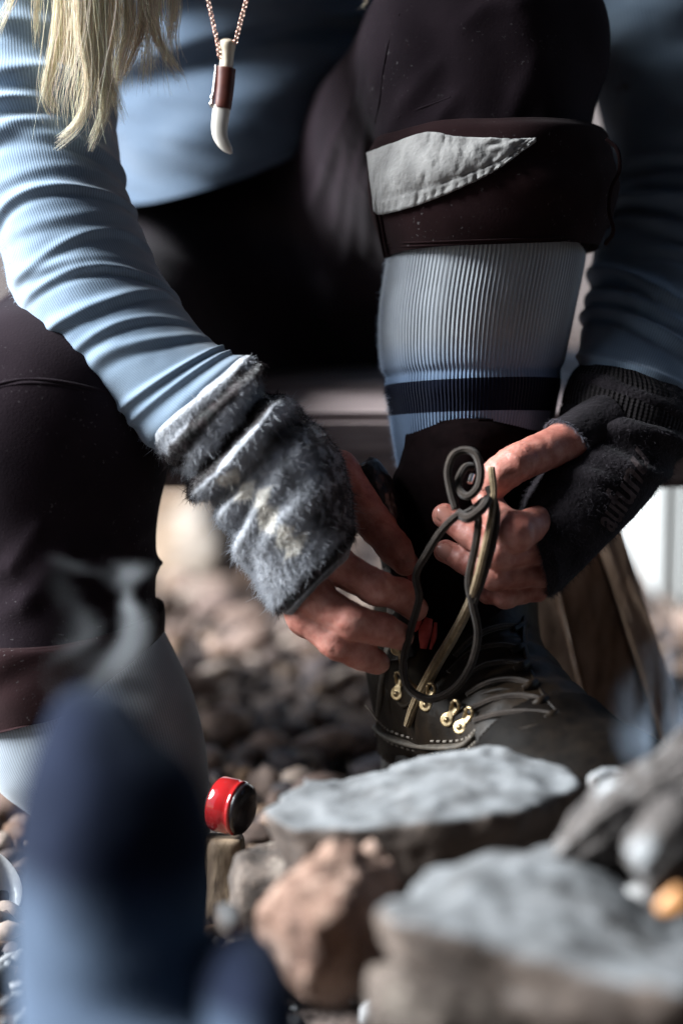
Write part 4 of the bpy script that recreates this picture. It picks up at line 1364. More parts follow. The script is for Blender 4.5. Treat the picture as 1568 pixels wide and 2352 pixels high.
# ---- hair
def lock(path, d, n, w0, w1, seed, col=(0.62, 0.50, 0.33)):
    r = np.random.default_rng(seed)
    g = spline([P(a, b, d + 0.004 * k) for k, (a, b) in enumerate(path)], 14)
    t = np.linspace(0, 1, 14)
    out = []
    for k in range(int(n * .75)):
        ax = r.normal(0, 1); ay = r.normal(0, 1)
        bx = r.normal(0, 1); by = r.normal(0, 1)
        wr = w0 * .72 * (1 - t) + w1 * .8 * t
        offs = np.stack([(ax * (1 - t * .7) + bx * t * .8) * wr, (ay * (1 - t * .7) + by * t * .8) * wr * .8, 0 * t], 1)
        wave = 0.0012 * np.sin(t * r.uniform(4, 9) + r.uniform(0, 6)) * r.normal()
        q = g + offs + np.array((1, .3, 0)) * wave[:, None]
        e = r.uniform(.82, 1.03) if r.uniform() < .8 else r.uniform(.45, .85)
        q = np.stack([np.interp(t * e, t, q[:, c]) for c in range(3)], 1) if e < 1 else q[0] + (q - q[0]) * e
        out.append(q)
    m_ = len(out)
    c = np.array(col) * r.choice([.55, .8, 1.0, 1.15], (m_, 1)) * (1 + r.normal(0, .05, (m_, 3)))
    return np.array(out), c


locks = [([(330, -640), (128, -300), (140, -60), (135, 60), (118, 150), (106, 215), (128, 262)], 1.365, 250, .0042, .0022),
         ([(353, -640), (170, -300), (185, -60), (190, 80), (208, 180), (188, 268), (135, 318)], 1.357, 360, .0052, .0016),
         ([(375, -640), (210, -300), (225, -60), (222, 80), (236, 170), (245, 240), (212, 322)], 1.361, 320, .0050, .0020),
         ([(392, -640), (240, -300), (240, -60), (232, 80), (240, 160), (262, 215), (282, 262)], 1.365, 260, .0050, .0022),
         ([(315, -640), (100, -300), (92, -80), (84, 10), (84, 60), (86, 105)], 1.375, 60, .0025, .001),
         ([(416, -640), (285, -300), (292, -60), (296, 60), (275, 140), (268, 205)], 1.370, 260, .0050, .0022),
         ([(436, -640), (320, -300), (330, -60), (330, 40), (300, 130), (272, 175)], 1.375, 200, .0045, .0025),
         ([(455, -640), (355, -300), (362, -60), (352, 40), (375, 110), (415, 168)], 1.375, 240, .0042, .0022),
         ([(471, -640), (385, -300), (395, -60), (400, 20), (392, 80), (398, 130)], 1.380, 150, .0045, .003),
         ([(449, -640), (345, -300), (350, -60), (345, 60), (340, 120), (336, 200)], 1.385, 100, .0045, .0035),
         ([(397, -640), (250, -300), (258, -60), (262, 60), (252, 120), (240, 200)], 1.385, 240, .0055, .003),
         ([(342, -640), (150, -300), (160, -60), (165, 60), (160, 140), (175, 230)], 1.380, 240, .006, .004),
         ([(282, -640), (40, -300), (38, -80), (30, -10), (8, 40), (-10, 90)], 1.375, 50, .003, .0025),
         ([(370, -640), (200, -300), (205, 0), (205, 120), (190, 220), (200, 300)], 1.365, 240, .013, .016),
         ([(430, -640), (310, -300), (320, 0), (330, 60), (330, 130), (340, 200)], 1.375, 180, .013, .016),
         ([(850, -120), (846, -20), (842, 5), (828, 22)], 1.470, 10, .002, .003)]
S_, C_ = [], []
for k, (pa, d, n, a, b) in enumerate(locks):
    cl = (0.92, 0.79, 0.60) if k not in (6, 10, 11) else (0.58, 0.44, 0.27)
    q, c = lock(pa, d, n, a, b, 100 + k, cl)
    S_.append(q); C_.append(c)
S_ = np.vstack(S_); C_ = np.clip(np.vstack(C_), .02, .9)
strands('hair', S_, 0.00014, M['hair'], person, C_)

# ---- boot
b_sh = [(P(1060, 1230, 1.452), .044), (P(1045, 1420, 1.452), .044), (P(1045, 1540, 1.446), .046)]
b_ft = [(P(1045, 1540, 1.446), .046), (P(1130, 1640, 1.405), .044), (P(1230, 1735, 1.362), .040), (P(1325, 1790, 1.325), .030)]
b_hl = [(P(1040, 1560, 1.452), .045), (P(1010, 1730, 1.462), .038)]
toe_c = P(1368, 1792, 1.315)
fdir = b_ft[-1][0] - b_hl[-1][0]; fdir[2] = 0; fdir /= np.linalg.norm(fdir)
fside = np.cross(fdir, (0, 0, 1.0))
SOLE_Z = P(1300, 1900, 1.33)[2]


def boot_f(X, Y, Z):
    r = chain(X, Y, Z, b_sh, .02)
    r = smin(r, chain(X, Y, Z, b_ft, .02), .02)
    r = smin(r, chain(X, Y, Z, b_hl, .02), .02)
    r = smin(r, ellip(X, Y, Z, toe_c, np.array([fdir, fside, (0, 0, 1.0)]), (.050, .046, .0275)), .015)
    # creases across the instep
    a = (X - b_ft[1][0][0]) * fdir[0] + (Y - b_ft[1][0][1]) * fdir[1] - 0.55 * (Z - b_ft[1][0][2])
    up = np.clip((Z - SOLE_Z - 0.05) * 30, 0, 1)
    r = r + 0.0016 * np.sin(a * 260 + 2 * vnoise(X * 30, Y * 30, Z * 30, 2)) * up * np.exp(-((a - .02) / .04) ** 2)
    r = r + 0.0022 * fbm(X * 30, Y * 30, Z * 30, 7, 3)
    return np.maximum(r, SOLE_Z - Z)


pp = np.array([q for ch in (b_sh, b_ft, b_hl) for q, _ in ch])
v, F = surface_nets(boot_f, pp.min(0) - .075, pp.max(0) + .075, .0021)
boot = mesh_obj('boot', v, F, M['leather'], person)
tag(boot, 'worn dark leather hiking boot with brass lace hooks')
# sole
bm_pts = []
for k in range(48):
    a = k / 48 * 2 * math.pi
    mid = (b_hl[-1][0] + toe_c) / 2; half = np.linalg.norm((toe_c - b_hl[-1][0])[:2]) / 2 + .045
    w = .046 * (1 + .12 * math.cos(a))
    q = mid + fdir * half * math.copysign(abs(math.cos(a)) ** .8, math.cos(a)) + fside * w * math.copysign(abs(math.sin(a)) ** .7, math.sin(a))
    bm_pts.append(q[:2])
ring = lambda z, s: np.c_[np.array(bm_pts) * s + np.mean(bm_pts, 0) * (1 - s), np.full(48, z)]
Vs = np.vstack([ring(SOLE_Z + .010, .96), ring(SOLE_Z + .008, 1.0), ring(SOLE_Z - .016, 1.0), ring(SOLE_Z - .020, .97)])
Fs = [(a * 48 + k, a * 48 + (k + 1) % 48, (a + 1) * 48 + (k + 1) % 48, (a + 1) * 48 + k) for a in range(3) for k in range(48)]
Fs += [tuple(range(48))[::-1], tuple(range(144, 192))]
mesh_obj('sole', Vs, Fs, M['rubber'], boot, smooth=False)

# tongue: a stiff upright flap with a red edge
tg_l = spline([(955, 1560), (945, 1400), (930, 1230), (914, 1120), (930, 1075), (943, 1030), (947, 1002), (962, 985)], 40)
tg_r = spline([(1130, 1560), (1170, 1400), (1205, 1230), (1225, 1100), (1230, 1030), (1225, 990), (1195, 972)], 40)
V, F = [], []
nk = 24
for a in range(40):
    for b in range(nk):
        t = b / (nk - 1)
        uv = tg_l[a] * (1 - t) + tg_r[a] * t
        dd = 1.396 + 0.030 * (2 * t - 1) ** 2 + (0.006 if a > 30 else 0) * (a - 30) / 10
        if a == 39: uv = uv + np.array((0, -12 * math.sin(t * math.pi)))
        V.append(P(uv[0], uv[1], dd + .0012 * vnoise(a * .3, b * .3, 0, 3)))
for a in range(39):
    for b in range(nk - 1):
        F.append((a * nk + b, a * nk + b + 1, (a + 1) * nk + b + 1, (a + 1) * nk + b))
tongue = mesh_obj('tongue', V, F, M['tongue'], boot)
m = tongue.modifiers.new('thick', 'SOLIDIFY'); m.thickness = 0.005; m.offset = 1
edge = [V[a * nk] for a in range(10, 40, 3)] + [V[39 * nk + b] for b in range(0, nk, 3)]
tube('tongue_edge', np.array(edge) - FW * .0012, .0015, M['rededge'], boot)
# padded collar flap at the left
cf = [(818, 1075, 850, 1050, 1.412, .012), (806, 1090, 872, 1062, 1.412, .016), (830, 1180, 912, 1130, 1.412, .017), (868, 1270, 935, 1230, 1.412, .016), (890, 1400, 960, 1380, 1.413, .016), (875, 1520, 980, 1500, 1.412, .016)]
cfl = Loft(cf, 90, 120, lambda L: .0016 * fbm(L.pos[..., 0] * 60, L.pos[..., 1] * 60, L.pos[..., 2] * 60, 121))
cfl.build('collar', M['collar'], boot)
# red lining showing between tongue and quarters
for pth, r in (([(955, 1285), (948, 1320), (952, 1352)], .0035), ([(985, 1420), (976, 1450), (972, 1490)], .0040), ([(1000, 1430), (996, 1465), (988, 1492)], .0016), ([(1030, 1500), (1024, 1530), (1018, 1552)], .0036), ([(1052, 1535), (1058, 1560), (1064, 1575)], .0034), ([(960, 1395), (957, 1430), (950, 1450)], .003)):
    tube('red_lining', np.array([P(a, b, 1.388) for a, b in pth]), [r * .6, r, r * .5], M['redlining'], boot, sides=8)
# quarter band with stitching
bandp = [(866, 1668), (890, 1690), (940, 1708), (1000, 1716), (1060, 1712), (1090, 1690)]
tube('quarter_band', drape_sdf(boot_f, bandp, 1.25, 1.6, .0002), .0036, M['leather_band'], boot, flat=.5)
for dy, in ((-13,), (14,)):
    pth = spline(drape_sdf(boot_f, [(a + 2, b + dy) for a, b in bandp], 1.25, 1.6, .0006), 44)
    for k in range(0, 43, 1):
        if k % 2 == 0:
            V_, F_ = tube('x', pth[k:k + 2] if k + 2 <= len(pth) else pth[-2:], .0008, M['stitch'], None, n=3, sides=5, raw=True)
            if k == 0: sv, sf = [V_], list(F_); cnt = len(V_)
            else:
                sf += [tuple(q + cnt for q in f) for f in F_]; sv.append(V_); cnt += len(V_)
    tag(mesh_obj('stitching', np.vstack(sv), sf, M['stitch'], boot))
# toe seam, worn leather edges
tube('toe_seam', drape_sdf(boot_f, [(1085, 1745), (1110, 1715), (1160, 1690), (1220, 1672), (1290, 1660)], 1.2, 1.6, .0002), .0018, M['leather'], boot)
tube('back_strap', drape_sdf(boot_f, [(892, 1500), (878, 1560), (872, 1620), (868, 1690)], 1.25, 1.6, .0002), .0022, M['leather_band'], boot, flat=.6)
tube('back_strap', drape_sdf(boot_f, [(1205, 1420), (1204, 1480), (1222, 1550), (1258, 1610), (1296, 1650)], 1.2, 1.6, .0002), .0022, M['leather'], boot, flat=.6)
# laces drawn across the instep to the far eyelets
for q in ([(1062, 1562), (1110, 1530), (1160, 1522), (1206, 1530)], [(1072, 1596), (1120, 1570), (1175, 1562), (1226, 1574)], [(1082, 1628), (1140, 1605), (1200, 1600), (1250, 1612)], [(1088, 1656), (1150, 1640), (1220, 1636), (1276, 1644)],
          [(1030, 1545), (1080, 1500), (1140, 1482), (1200, 1490)], [(1045, 1508), (1095, 1460), (1150, 1440), (1204, 1440)]):
    tube('lace', drape_sdf(boot_f, q, 1.2, 1.6, .0010), .0021, M['lace'], boot, n=40)
    a = q[-1]
    tube('eyelet_tab', drape_sdf(boot_f, [(a[0] - 26, a[1] + 8), (a[0] - 8, a[1] + 2), (a[0] + 6, a[1] - 8)], 1.2, 1.6, .0010), [.0022, .0034, .0024], M['leather'], boot, flat=.7)
for q in ([(1095, 1600), (1150, 1588), (1210, 1592)], [(1100, 1676), (1170, 1668), (1250, 1668)], [(905, 1600), (930, 1622), (950, 1610)], [(885, 1560), (896, 1600), (900, 1640)]):
    tube('leather_fold', drape_sdf(boot_f, q, 1.2, 1.6, -.0012), [.0010, .0024, .001], M['leather'], boot, flat=.7)
# toe cap and worn rand
def toe_f(X, Y, Z):
    a = (X - toe_c[0]) * fdir[0] + (Y - toe_c[1]) * fdir[1] - .25 * (Z - toe_c[2])
    return np.maximum(boot_f(X, Y, Z) - .0014, -.052 - a + .004 * np.cos(((X - toe_c[0]) * fside[0] + (Y - toe_c[1]) * fside[1]) * 40))


v, F = surface_nets(toe_f, toe_c - .10, toe_c + .10, .0021)
mesh_obj('toe_cap', v, F, M['toe_leather'], boot)
tube('toe_cap_seam', drape_sdf(boot_f, [(1200, 1760), (1230, 1720), (1290, 1692), (1350, 1684)], 1.2, 1.6, 0), .0014, M['leather'], boot)


def hook_mesh():
    """D-shaped hook: a rivet plate and a bent lip"""
    def f(X, Y, Z):
        r = np.maximum(np.sqrt(X ** 2 + (Y + .003) ** 2) - .0042, np.abs(Z - .0006) - .0006)
        r = smin(r, np.maximum(np.abs(X) - .0022, np.maximum(np.abs(Y - .002) - .004, np.abs(Z - .0006) - .0006)), .001)
        r = smin(r, np.sqrt(X ** 2 + (Y + .003) ** 2 + (Z - .0008) ** 2) - .0016, .0006)
        for s in (-1, 1):
            r = smin(r, chain(X, Y, Z, [((s * .0022, .003, .001), .0009), ((s * .0027, .0068, .003), .0009), ((s * .0018, .0092, .0044), .0009), ((0, .0100, .0048), .0009)], .0008), .0008)
        return r
    return surface_nets(f, (-.006, -.009, -.001), (.006, .013, .008), .00045)


hv, hf = hook_mesh()
proto = None
for (u, v, ang) in ((917, 1582, -0.35), (985, 1608, -0.5), (1036, 1644, -0.75), (1066, 1662, -0.8), (915, 1478, -.2)):
    d, p = on_surface(boot_f, u, v, 1.25, 1.6)
    if v == 1478: p = P(u, v, 1.385)
    n = grad(boot_f, p) if v != 1478 else -FW
    n = n * .6 - FW * .4; n /= np.linalg.norm(n)
    y = RT * -math.sin(ang) + UP * math.cos(ang); y = y - n * np.dot(y, n); y /= np.linalg.norm(y); x = np.cross(y, n)
    R = np.array([x, y, n]).T
    if proto is None:
        proto = mesh_obj('lace_hook', hv, hf, M['brass'], boot); o = proto
    else:
        o = proto.copy(); COL.objects.link(o)
    base = Vector(person.location)
    o.parent = boot
    o.matrix_basis = Matrix.Translation(Vector(p + n * .0008) - base - boot.location) @ Matrix(R.tolist()).to_4x4() @ Matrix.Scale(1.0, 4)

# ---- laces
LR = .0023
def px3(pts, d): return np.array([P(q[0], q[1], q[2] if len(q) > 2 else d) for q in pts])
tube('lace', px3([(1128, 1075, 1.352), (1133, 1130, 1.345), (1126, 1195, 1.335), (1108, 1280, 1.333), (1090, 1350, 1.338), (1072, 1400, 1.350), (1040, 1462, 1.362), (1005, 1520, 1.372), (968, 1590, 1.382), (948, 1630, 1.386), (934, 1668, 1.389)], 1.35), [.0021, .0021, .0021, .0023, .0025, .0029, .0032, .0034, .0036, .003, .0022], M['lace_tan'], boot, n=120)
tube('lace', px3([(1110, 1150, 1.350), (1075, 1178, 1.338), (1045, 1188, 1.336), (1012, 1222, 1.340), (980, 1272, 1.345), (955, 1320, 1.350), (962, 1375, 1.350), (945, 1440, 1.352), (926, 1525, 1.356), (938, 1580, 1.358), (985, 1606, 1.358), (1040, 1585, 1.356), (1080, 1530, 1.352), (1097, 1455, 1.347), (1084, 1385, 1.342), (1076, 1330, 1.340), (1092, 1250, 1.338), (1098, 1190, 1.338), (1085, 1165, 1.340)], 1.35), LR, M['lace'], boot, n=220)
tube('lace', px3([(1046, 1170, 1.340), (1034, 1125, 1.342), (1028, 1082, 1.342), (1040, 1046, 1.342), (1066, 1034, 1.342), (1092, 1044, 1.340), (1104, 1080, 1.338), (1098, 1118, 1.337), (1076, 1140, 1.338), (1056, 1128, 1.342), (1054, 1100, 1.346), (1068, 1074, 1.350), (1086, 1072, 1.352)], 1.34), LR, M['lace'], boot, n=160)
tube('lace', px3([(1120, 1120, 1.348), (1140, 1170, 1.340), (1134, 1240, 1.336), (1112, 1320, 1.336), (1088, 1385, 1.342)], 1.34), LR * .9, M['lace'], boot)
tube('lace_tip', px3([(1084, 1090, 1.349), (1078, 1108, 1.346)], 1.35), .0016, M['silver'], boot)
tube('lace_knot', px3([(1052, 1180, 1.338), (1075, 1190, 1.332), (1105, 1170, 1.332), (1120, 1145, 1.338)], 1.34), .0028, M['lace'], boot)
tube('lace', px3([(916, 1470, 1.384), (925, 1520, 1.385), (930, 1560, 1.385), (960, 1590, 1.386)], 1.38), .0024, M['lace_tan'], boot)
tube('lace', px3([(985, 1600, 1.378), (1010, 1570, 1.378), (1060, 1535, 1.376), (1110, 1512, 1.376), (1160, 1500, 1.38)], 1.38), .0022, M['lace'], boot)
tube('loose_thread', px3([(866, 1655, 1.40), (850, 1632, 1.398), (838, 1620, 1.398)], 1.4), .0006, M['stitch'], boot)

# ================================================================== NECKLACE
neck_o = tag(empty('necklace', P(515, 200, 1.47)), 'copper chain necklace with a small bone knife pendant hanging before the shirt', 'necklace')
# pendant bits
def pend(rings, name, mat, nu=40, nv=60, power=2.0):
    L = Loft(rings, nu, nv, None, power)
    return L.build(name, mat, neck_o)


PD = 1.352
pend([(512, 88, 528, 88, PD, .0012), (503, 93, 540, 95, PD, .0040), (501, 103, 541, 106, PD, .0046), (504, 118, 538, 120, PD, .0042), (505, 135, 536, 137, PD, .0040), (503, 156, 535, 159, PD, .0042), (501, 166, 535, 168, PD, .004)], 'handle', M['antler'])
pend([(499, 151, 540, 158, PD, .0042), (499, 157, 541, 163, PD, .0047), (497, 200, 537, 206, PD, .0046), (493, 240, 531, 248, PD, .0043), (494, 247, 530, 251, PD, .0036)], 'sheath', M['sheath'], power=2.4)
pend([(490, 240, 529, 247, PD, .0034), (487, 262, 527, 266, PD, .0034), (485, 290, 523, 292, PD, .0033), (488, 312, 523, 312, PD, .0032), (498, 332, 528, 326, PD, .0028), (512, 346, 533, 338, PD, .002), (526, 353, 534, 348, PD, .0010), (531, 353, 534, 351, PD, .0004)], 'blade', M['blade'], power=2.3)
tube('metal_edge', px3([(497, 150), (496, 165), (493, 195), (490, 218)], PD - .0008), .0011, M['silver'], neck_o)
tube('metal_edge', px3([(490, 214), (488, 224), (488, 230), (486, 238), (486, 246)], PD - .0008), [.0010, .0015, .0010, .0015, .0009], M['silver'], neck_o)


def link_mesh():
    V, F = [], []
    a_, b_, r_ = .0016, .0011, .00042
    nA, nB = 14, 6
    for a in range(nA):
        t = a / nA * 2 * math.pi
        c = np.array((a_ * math.cos(t), b_ * math.sin(t), 0)); n = np.array((math.cos(t), math.sin(t), 0))
        for b in range(nB):
            q = b / nB * 2 * math.pi
            V.append(c + n * r_ * math.cos(q) + np.array((0, 0, 1)) * r_ * math.sin(q))
    for a in range(nA):
        for b in range(nB):
            F.append((a * nB + b, ((a + 1) % nA) * nB + b, ((a + 1) % nA) * nB + (b + 1) % nB, a * nB + (b + 1) % nB))
    return V, F


lvv, lff = link_mesh()
link0 = None
for path in ([(446, -140), (470, -40), (485, 30), (496, 80), (502, 110), (504, 132)], [(600, -140), (578, -40), (562, 15), (550, 60), (541, 96)]):
    w = spline(px3(path, PD - .0025), 400)
    s = np.r_[0, np.cumsum(np.linalg.norm(np.diff(w, axis=0), axis=1))]
    k = 0; x = 0.0
    while x < s[-1]:
        i_ = min(int(np.searchsorted(s, x)), 398)
        T = w[i_ + 1] - w[i_]; A = frame(T)
        rot = k % 2
        y, z = (A[1], A[2]) if rot else (A[2], -A[1])
        y2 = y * .8 + z * .6 if rot else y * .8 - z * .6
        z2 = np.cross(A[0], y2)
        if link0 is None:
            link0 = mesh_obj('chain_link', lvv, lff, M['copper'], neck_o); o = link0
        else:
            o = link0.copy(); COL.objects.link(o); o.parent = neck_o
        R = np.array([A[0], y2, z2]).T
        o.matrix_basis = Matrix.Translation(Vector(w[i_]) - neck_o.location) @ Matrix(R.tolist()).to_4x4()
        x += .00255; k += 1

# ================================================================== FIRE RING
# flat rock in front of the boot
ft = 1.0
def zat(u, v, z):
    """picture point on the horizontal plane at height z"""
    dirv = FW + RT * ((u - 784) * PX) + UP * ((1176 - v) * PX)
    return CAM + dirv * ((z - H) / dirv[2])


zf = P(950, 1885, 1.185)[2]
ptsf = [zat(552, 1834, zf), zat(625, 1878, zf), zat(800, 1890, zf), zat(1000, 1888, zf), zat(1190, 1868, zf), zat(1330, 1806, zf), zat(1285, 1775, zf), zat(1130, 1742, zf), zat(960, 1738, zf), zat(800, 1762, zf), zat(705, 1768, zf), zat(640, 1808, zf)]
dn = np.array((0, .014, -.05))
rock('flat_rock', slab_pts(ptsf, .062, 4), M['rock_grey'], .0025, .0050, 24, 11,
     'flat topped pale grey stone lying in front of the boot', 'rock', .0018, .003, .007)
# dark stone under the flat one
zz = zf - .045
rock('rock', [zat(520, 1935, zz), zat(760, 1900, zz), zat(1330, 1900, zz), zat(1340, 2010, zz - .0), zat(900, 2015, zz), zat(540, 1990, zz)] + [q + np.array((0, .01, -.07)) for q in (zat(510, 1935, zz), zat(760, 1900, zz), zat(1340, 1900, zz), zat(1350, 2010, zz), zat(900, 2015, zz), zat(530, 1990, zz))],
     M['rock_mixed'], .003, .008, 24, 14, 'dark brown stone wedged underneath the flat grey stone', 'rock', .006)
# brown rounded rock
c = P(735, 2130, 1.10)
ptsb = [P(575, 2120, 1.13), P(620, 2010, 1.135), P(725, 1945, 1.14), P(860, 1940, 1.15), P(930, 2030, 1.15), P(890, 2210, 1.12), P(780, 2320, 1.10), P(670, 2300, 1.10), P(590, 2220, 1.11),
        P(690, 2080, 1.07), P(800, 2070, 1.075), P(730, 2210, 1.065), P(640, 2050, 1.21), P(800, 2000, 1.22), P(900, 2150, 1.20), P(700, 2280, 1.20)]
rock('rock', ptsb, M['rock_brown'], .003, .014, 34, 21, 'rounded orange-brown sandstone between the feet and the big grey slab', 'rock', .006, .006)
# big grey slab in front
zs = P(1200, 2100, 1.0)[2]
rot = lambda u, v, z: zat(u, v, z)
T1 = [P(845, 2061, 1.055), P(985, 2001, 1.090), P(1170, 1954, 1.125), P(1330, 1931, 1.150), P(1480, 1976, 1.160), P(1720, 2086, 1.120), P(1760, 2296, 1.000), P(1560, 2296, 0.960), P(1330, 2206, 0.980), P(1080, 2156, 1.005), P(900, 2116, 1.025)]
B1 = [p + np.array((0, .015, -.075)) for p in T1[-5:]] + [p + np.array((0, -.005, -.075)) for p in T1[:-5]]
rock('slab_rock', slab_pts(T1, .095, 9), M['rock_grey'], .003, .007, 22, 31, 'big grey slab filling the lower right foreground', 'rock', .002, .003, .009)
rock('rock', [P(850, 2210, 1.025), P(1000, 2230, 1.005), P(1180, 2300, 0.990), P(1300, 2420, 0.980), P(900, 2460, 0.990), P(820, 2380, 1.010), P(860, 2220, 1.090), P(1250, 2330, 1.080), P(1200, 2460, 1.060), P(850, 2450, 1.080)], M['rock_mixed'], .003, .010, 30, 35,
     'mottled brown stone at the bottom edge under the grey slab', 'rock', .008, .004)
# small stones left of the brown rock
rock('stump', [P(470, 1925, 1.33), P(562, 1918, 1.33), P(560, 1910, 1.42), P(470, 1915, 1.42), P(470, 2120, 1.33), P(556, 2120, 1.33), P(556, 2120, 1.42), P(470, 2120, 1.42)], M['stump'], .003, .004, 30, 41, 'short block of split wood under the red and black canister', 'wood block', .004)
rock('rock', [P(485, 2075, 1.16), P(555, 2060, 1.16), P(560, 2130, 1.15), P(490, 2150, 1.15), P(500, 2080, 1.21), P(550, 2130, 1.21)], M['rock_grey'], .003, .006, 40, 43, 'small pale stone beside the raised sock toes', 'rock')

# burnt logs with white ash at the right
def log(name, path, rad, d, seed, label, mat='char'):
    L = Loft(None, 70, 90, lambda L: .009 * fbm(L.pos[..., 0] * 34, L.pos[..., 1] * 34, L.pos[..., 2] * 34, seed, 4) + .005 * np.abs(vnoise(L.TH * 3, L.SS * 12, 0, seed)), world_rings=[
        (P(a, b, dd), UP * r * 1.0 - RT * r * .4, -FW * r) for (a, b, dd), r in zip(path, rad)])
    return tag(L.build(name, M[mat], None), label, 'log')


log('burnt_log', [(1290, 1990, 1.12), (1385, 1915, 1.12), (1490, 1840, 1.125), (1620, 1765, 1.13)], (.008, .012, .014, .014), 1.1, 3, 'burnt log crusted with white ash slanting up to the right edge')
log('burnt_log', [(1400, 1990, 1.14), (1500, 1960, 1.14), (1700, 1920, 1.15)], (.017, .024, .022), 1.1, 4, 'charred dark log lying under the ash-covered one')
log('burnt_log', [(1378, 1850, 1.22), (1408, 1836, 1.23), (1450, 1822, 1.24)], (.007, .009, .007), 1.1, 6, 'stubby ash-white log end beside the boot toe')
log('burnt_log', [(1480, 2030, 1.05), (1560, 1960, 1.06), (1680, 1900, 1.07)], (.014, .022, .022), 1.1, 8, 'pale ash-white log low at the right edge above the slab')
rock('ash_heap', [P(1380, 2060, 1.1), P(1700, 2020, 1.12), P(1700, 2100, 1.06), P(1400, 2120, 1.06), P(1450, 1960, 1.13), P(1650, 1940, 1.14), P(1380, 2060, 1.2), P(1700, 2100, 1.2)], M['ash'], .004, .010, 30, 47, 'heap of pale ash under the burnt logs', 'ash heap', .01)

# ember flame
m, nt, b = new_mat('flame')
b.inputs['Base Color'].default_value = (0.3, 0.14, 0.05, 1)
b.inputs['Emission Color'].default_value = (1.0, 0.50, 0.20, 1); b.inputs['Emission Strength'].default_value = 0.16
M['flame'] = m
fl = Loft(None, 30, 40, lambda L: .002 * fbm(L.pos[..., 0] * 60, L.pos[..., 1] * 60, L.pos[..., 2] * 60, 4), world_rings=[(P(1535, 2095, 1.035), RT * .004, -FW * .004), (P(1542, 2080, 1.035), RT * .0062, -FW * .005), (P(1548, 2060, 1.035), RT * .005, -FW * .004), (P(1556, 2035, 1.035), RT * .001, -FW * .001)])
tag(fl.build('flame', M['flame'], None), 'small orange flame licking beside the ash at the right edge', 'flame')

# red and black canister lying on the block
cup = tag(empty('canister', P(525, 1850, 1.36)), 'small shiny red and black canister lying on its side on the wood block', 'canister')
axc = (RT * .88 - FW * .40 - UP * .16); axc /= np.linalg.norm(axc)
Ac = frame(axc, UP)
def lathe(name, prof, c, mat, parent, n=48):
    th = np.linspace(0, 2 * math.pi, n, endpoint=False)
    V = np.array([c + axc * x + (Ac[1] * np.cos(t) + Ac[2] * np.sin(t)) * r for x, r in prof for t in th])
    F = [(a * n + k, a * n + (k + 1) % n, (a + 1) * n + (k + 1) % n, (a + 1) * n + k) for a in range(len(prof) - 1) for k in range(n)]
    return mesh_obj(name, V, F, mat, parent)


cc = P(528, 1852, 1.362)
lathe('red_band', [(-.0080, .0130), (-.0076, .0150), (-.006, .0158), (.003, .0157), (.0042, .0150), (.0052, .0155), (.0064, .0155), (.0070, .0142)], cc, M['red_enamel'], cup)
lathe('cap', [(.0066, .0141), (.0076, .0148), (.0095, .0142), (.0110, .0120), (.0120, .0078), (.0123, .0001)], cc, M['black_enamel'], cup)
lathe('base', [(-.0110, .0001), (-.0108, .009), (-.0100, .0118), (-.0090, .0128), (-.0078, .0132)], cc, M['black_enamel'], cup)

# white bowl at the left edge
bowl_c = P(-62, 2040, 1.38)
th = np.linspace(0, 2 * math.pi, 64, endpoint=False)
prof = [(.0001, -.030), (.014, -.030), (.022, -.024), (.027, -.008), (.0285, .004), (.0275, .005), (.0255, -.006), (.020, -.021), (.012, -.026), (.0001, -.026)]
tilt = Matrix.Rotation(.5, 3, 'Y') @ Matrix.Rotation(.5, 3, 'X')
V = [np.array(tilt @ Vector((r * math.cos(t), r * math.sin(t), z))) * 1.0 + bowl_c for r, z in prof for t in th]
F = [(a * 64 + k, a * 64 + (k + 1) % 64, (a + 1) * 64 + (k + 1) % 64, (a + 1) * 64 + k) for a in range(len(prof) - 1) for k in range(64)]
bo = mesh_obj('bowl', V, F, M['white_enamel'], None, origin=bowl_c)
tag(bo, 'white bowl just showing at the left edge of the frame', 'bowl')

# ================================================================== THE OTHER PERSON'S FEET
p2 = tag(empty('person', (P(300, 2400, 1.0)[0], .9, 0)), 'person stretching two feet in thick dark-toed blue-grey socks towards the fire', 'person')


def foot(rings, knee, hip, tcap, seed):
    """rings from the toes down the instep, then the shin running back along the ground"""
    W = []
    for r in rings:
        tw = .016 * min(1.0, (r[2] - r[0]) / 400)
        L, R = P(r[0], r[1], r[4] - tw), P(r[2], r[3], r[4] + tw)
        W.append(((L + R) / 2, (R - L) / 2, -FW * r[5] + RT * r[5] * .35 + UP * (r[6] if len(r) > 6 else 0)))
    L = Loft(None, 160, 200, lambda L: .002 * fbm(L.pos[..., 0] * 25, L.pos[..., 1] * 25, L.pos[..., 2] * 25, seed), power=2.5, world_rings=W)
    T_, H_ = np.meshgrid(L.t, L.th, indexing='ij')
    navy = np.array((0.008, 0.0105, 0.021)); blue = np.array((0.050, 0.068, 0.100))
    w = np.clip((T_ + .012 * np.sin(H_ * 2 + 1) - tcap) / .11, 0, 1)[..., None]
    s = L.build('sock', M['foot_sock'], p2, colors=navy * (1 - w) + blue * w)
    return s, L


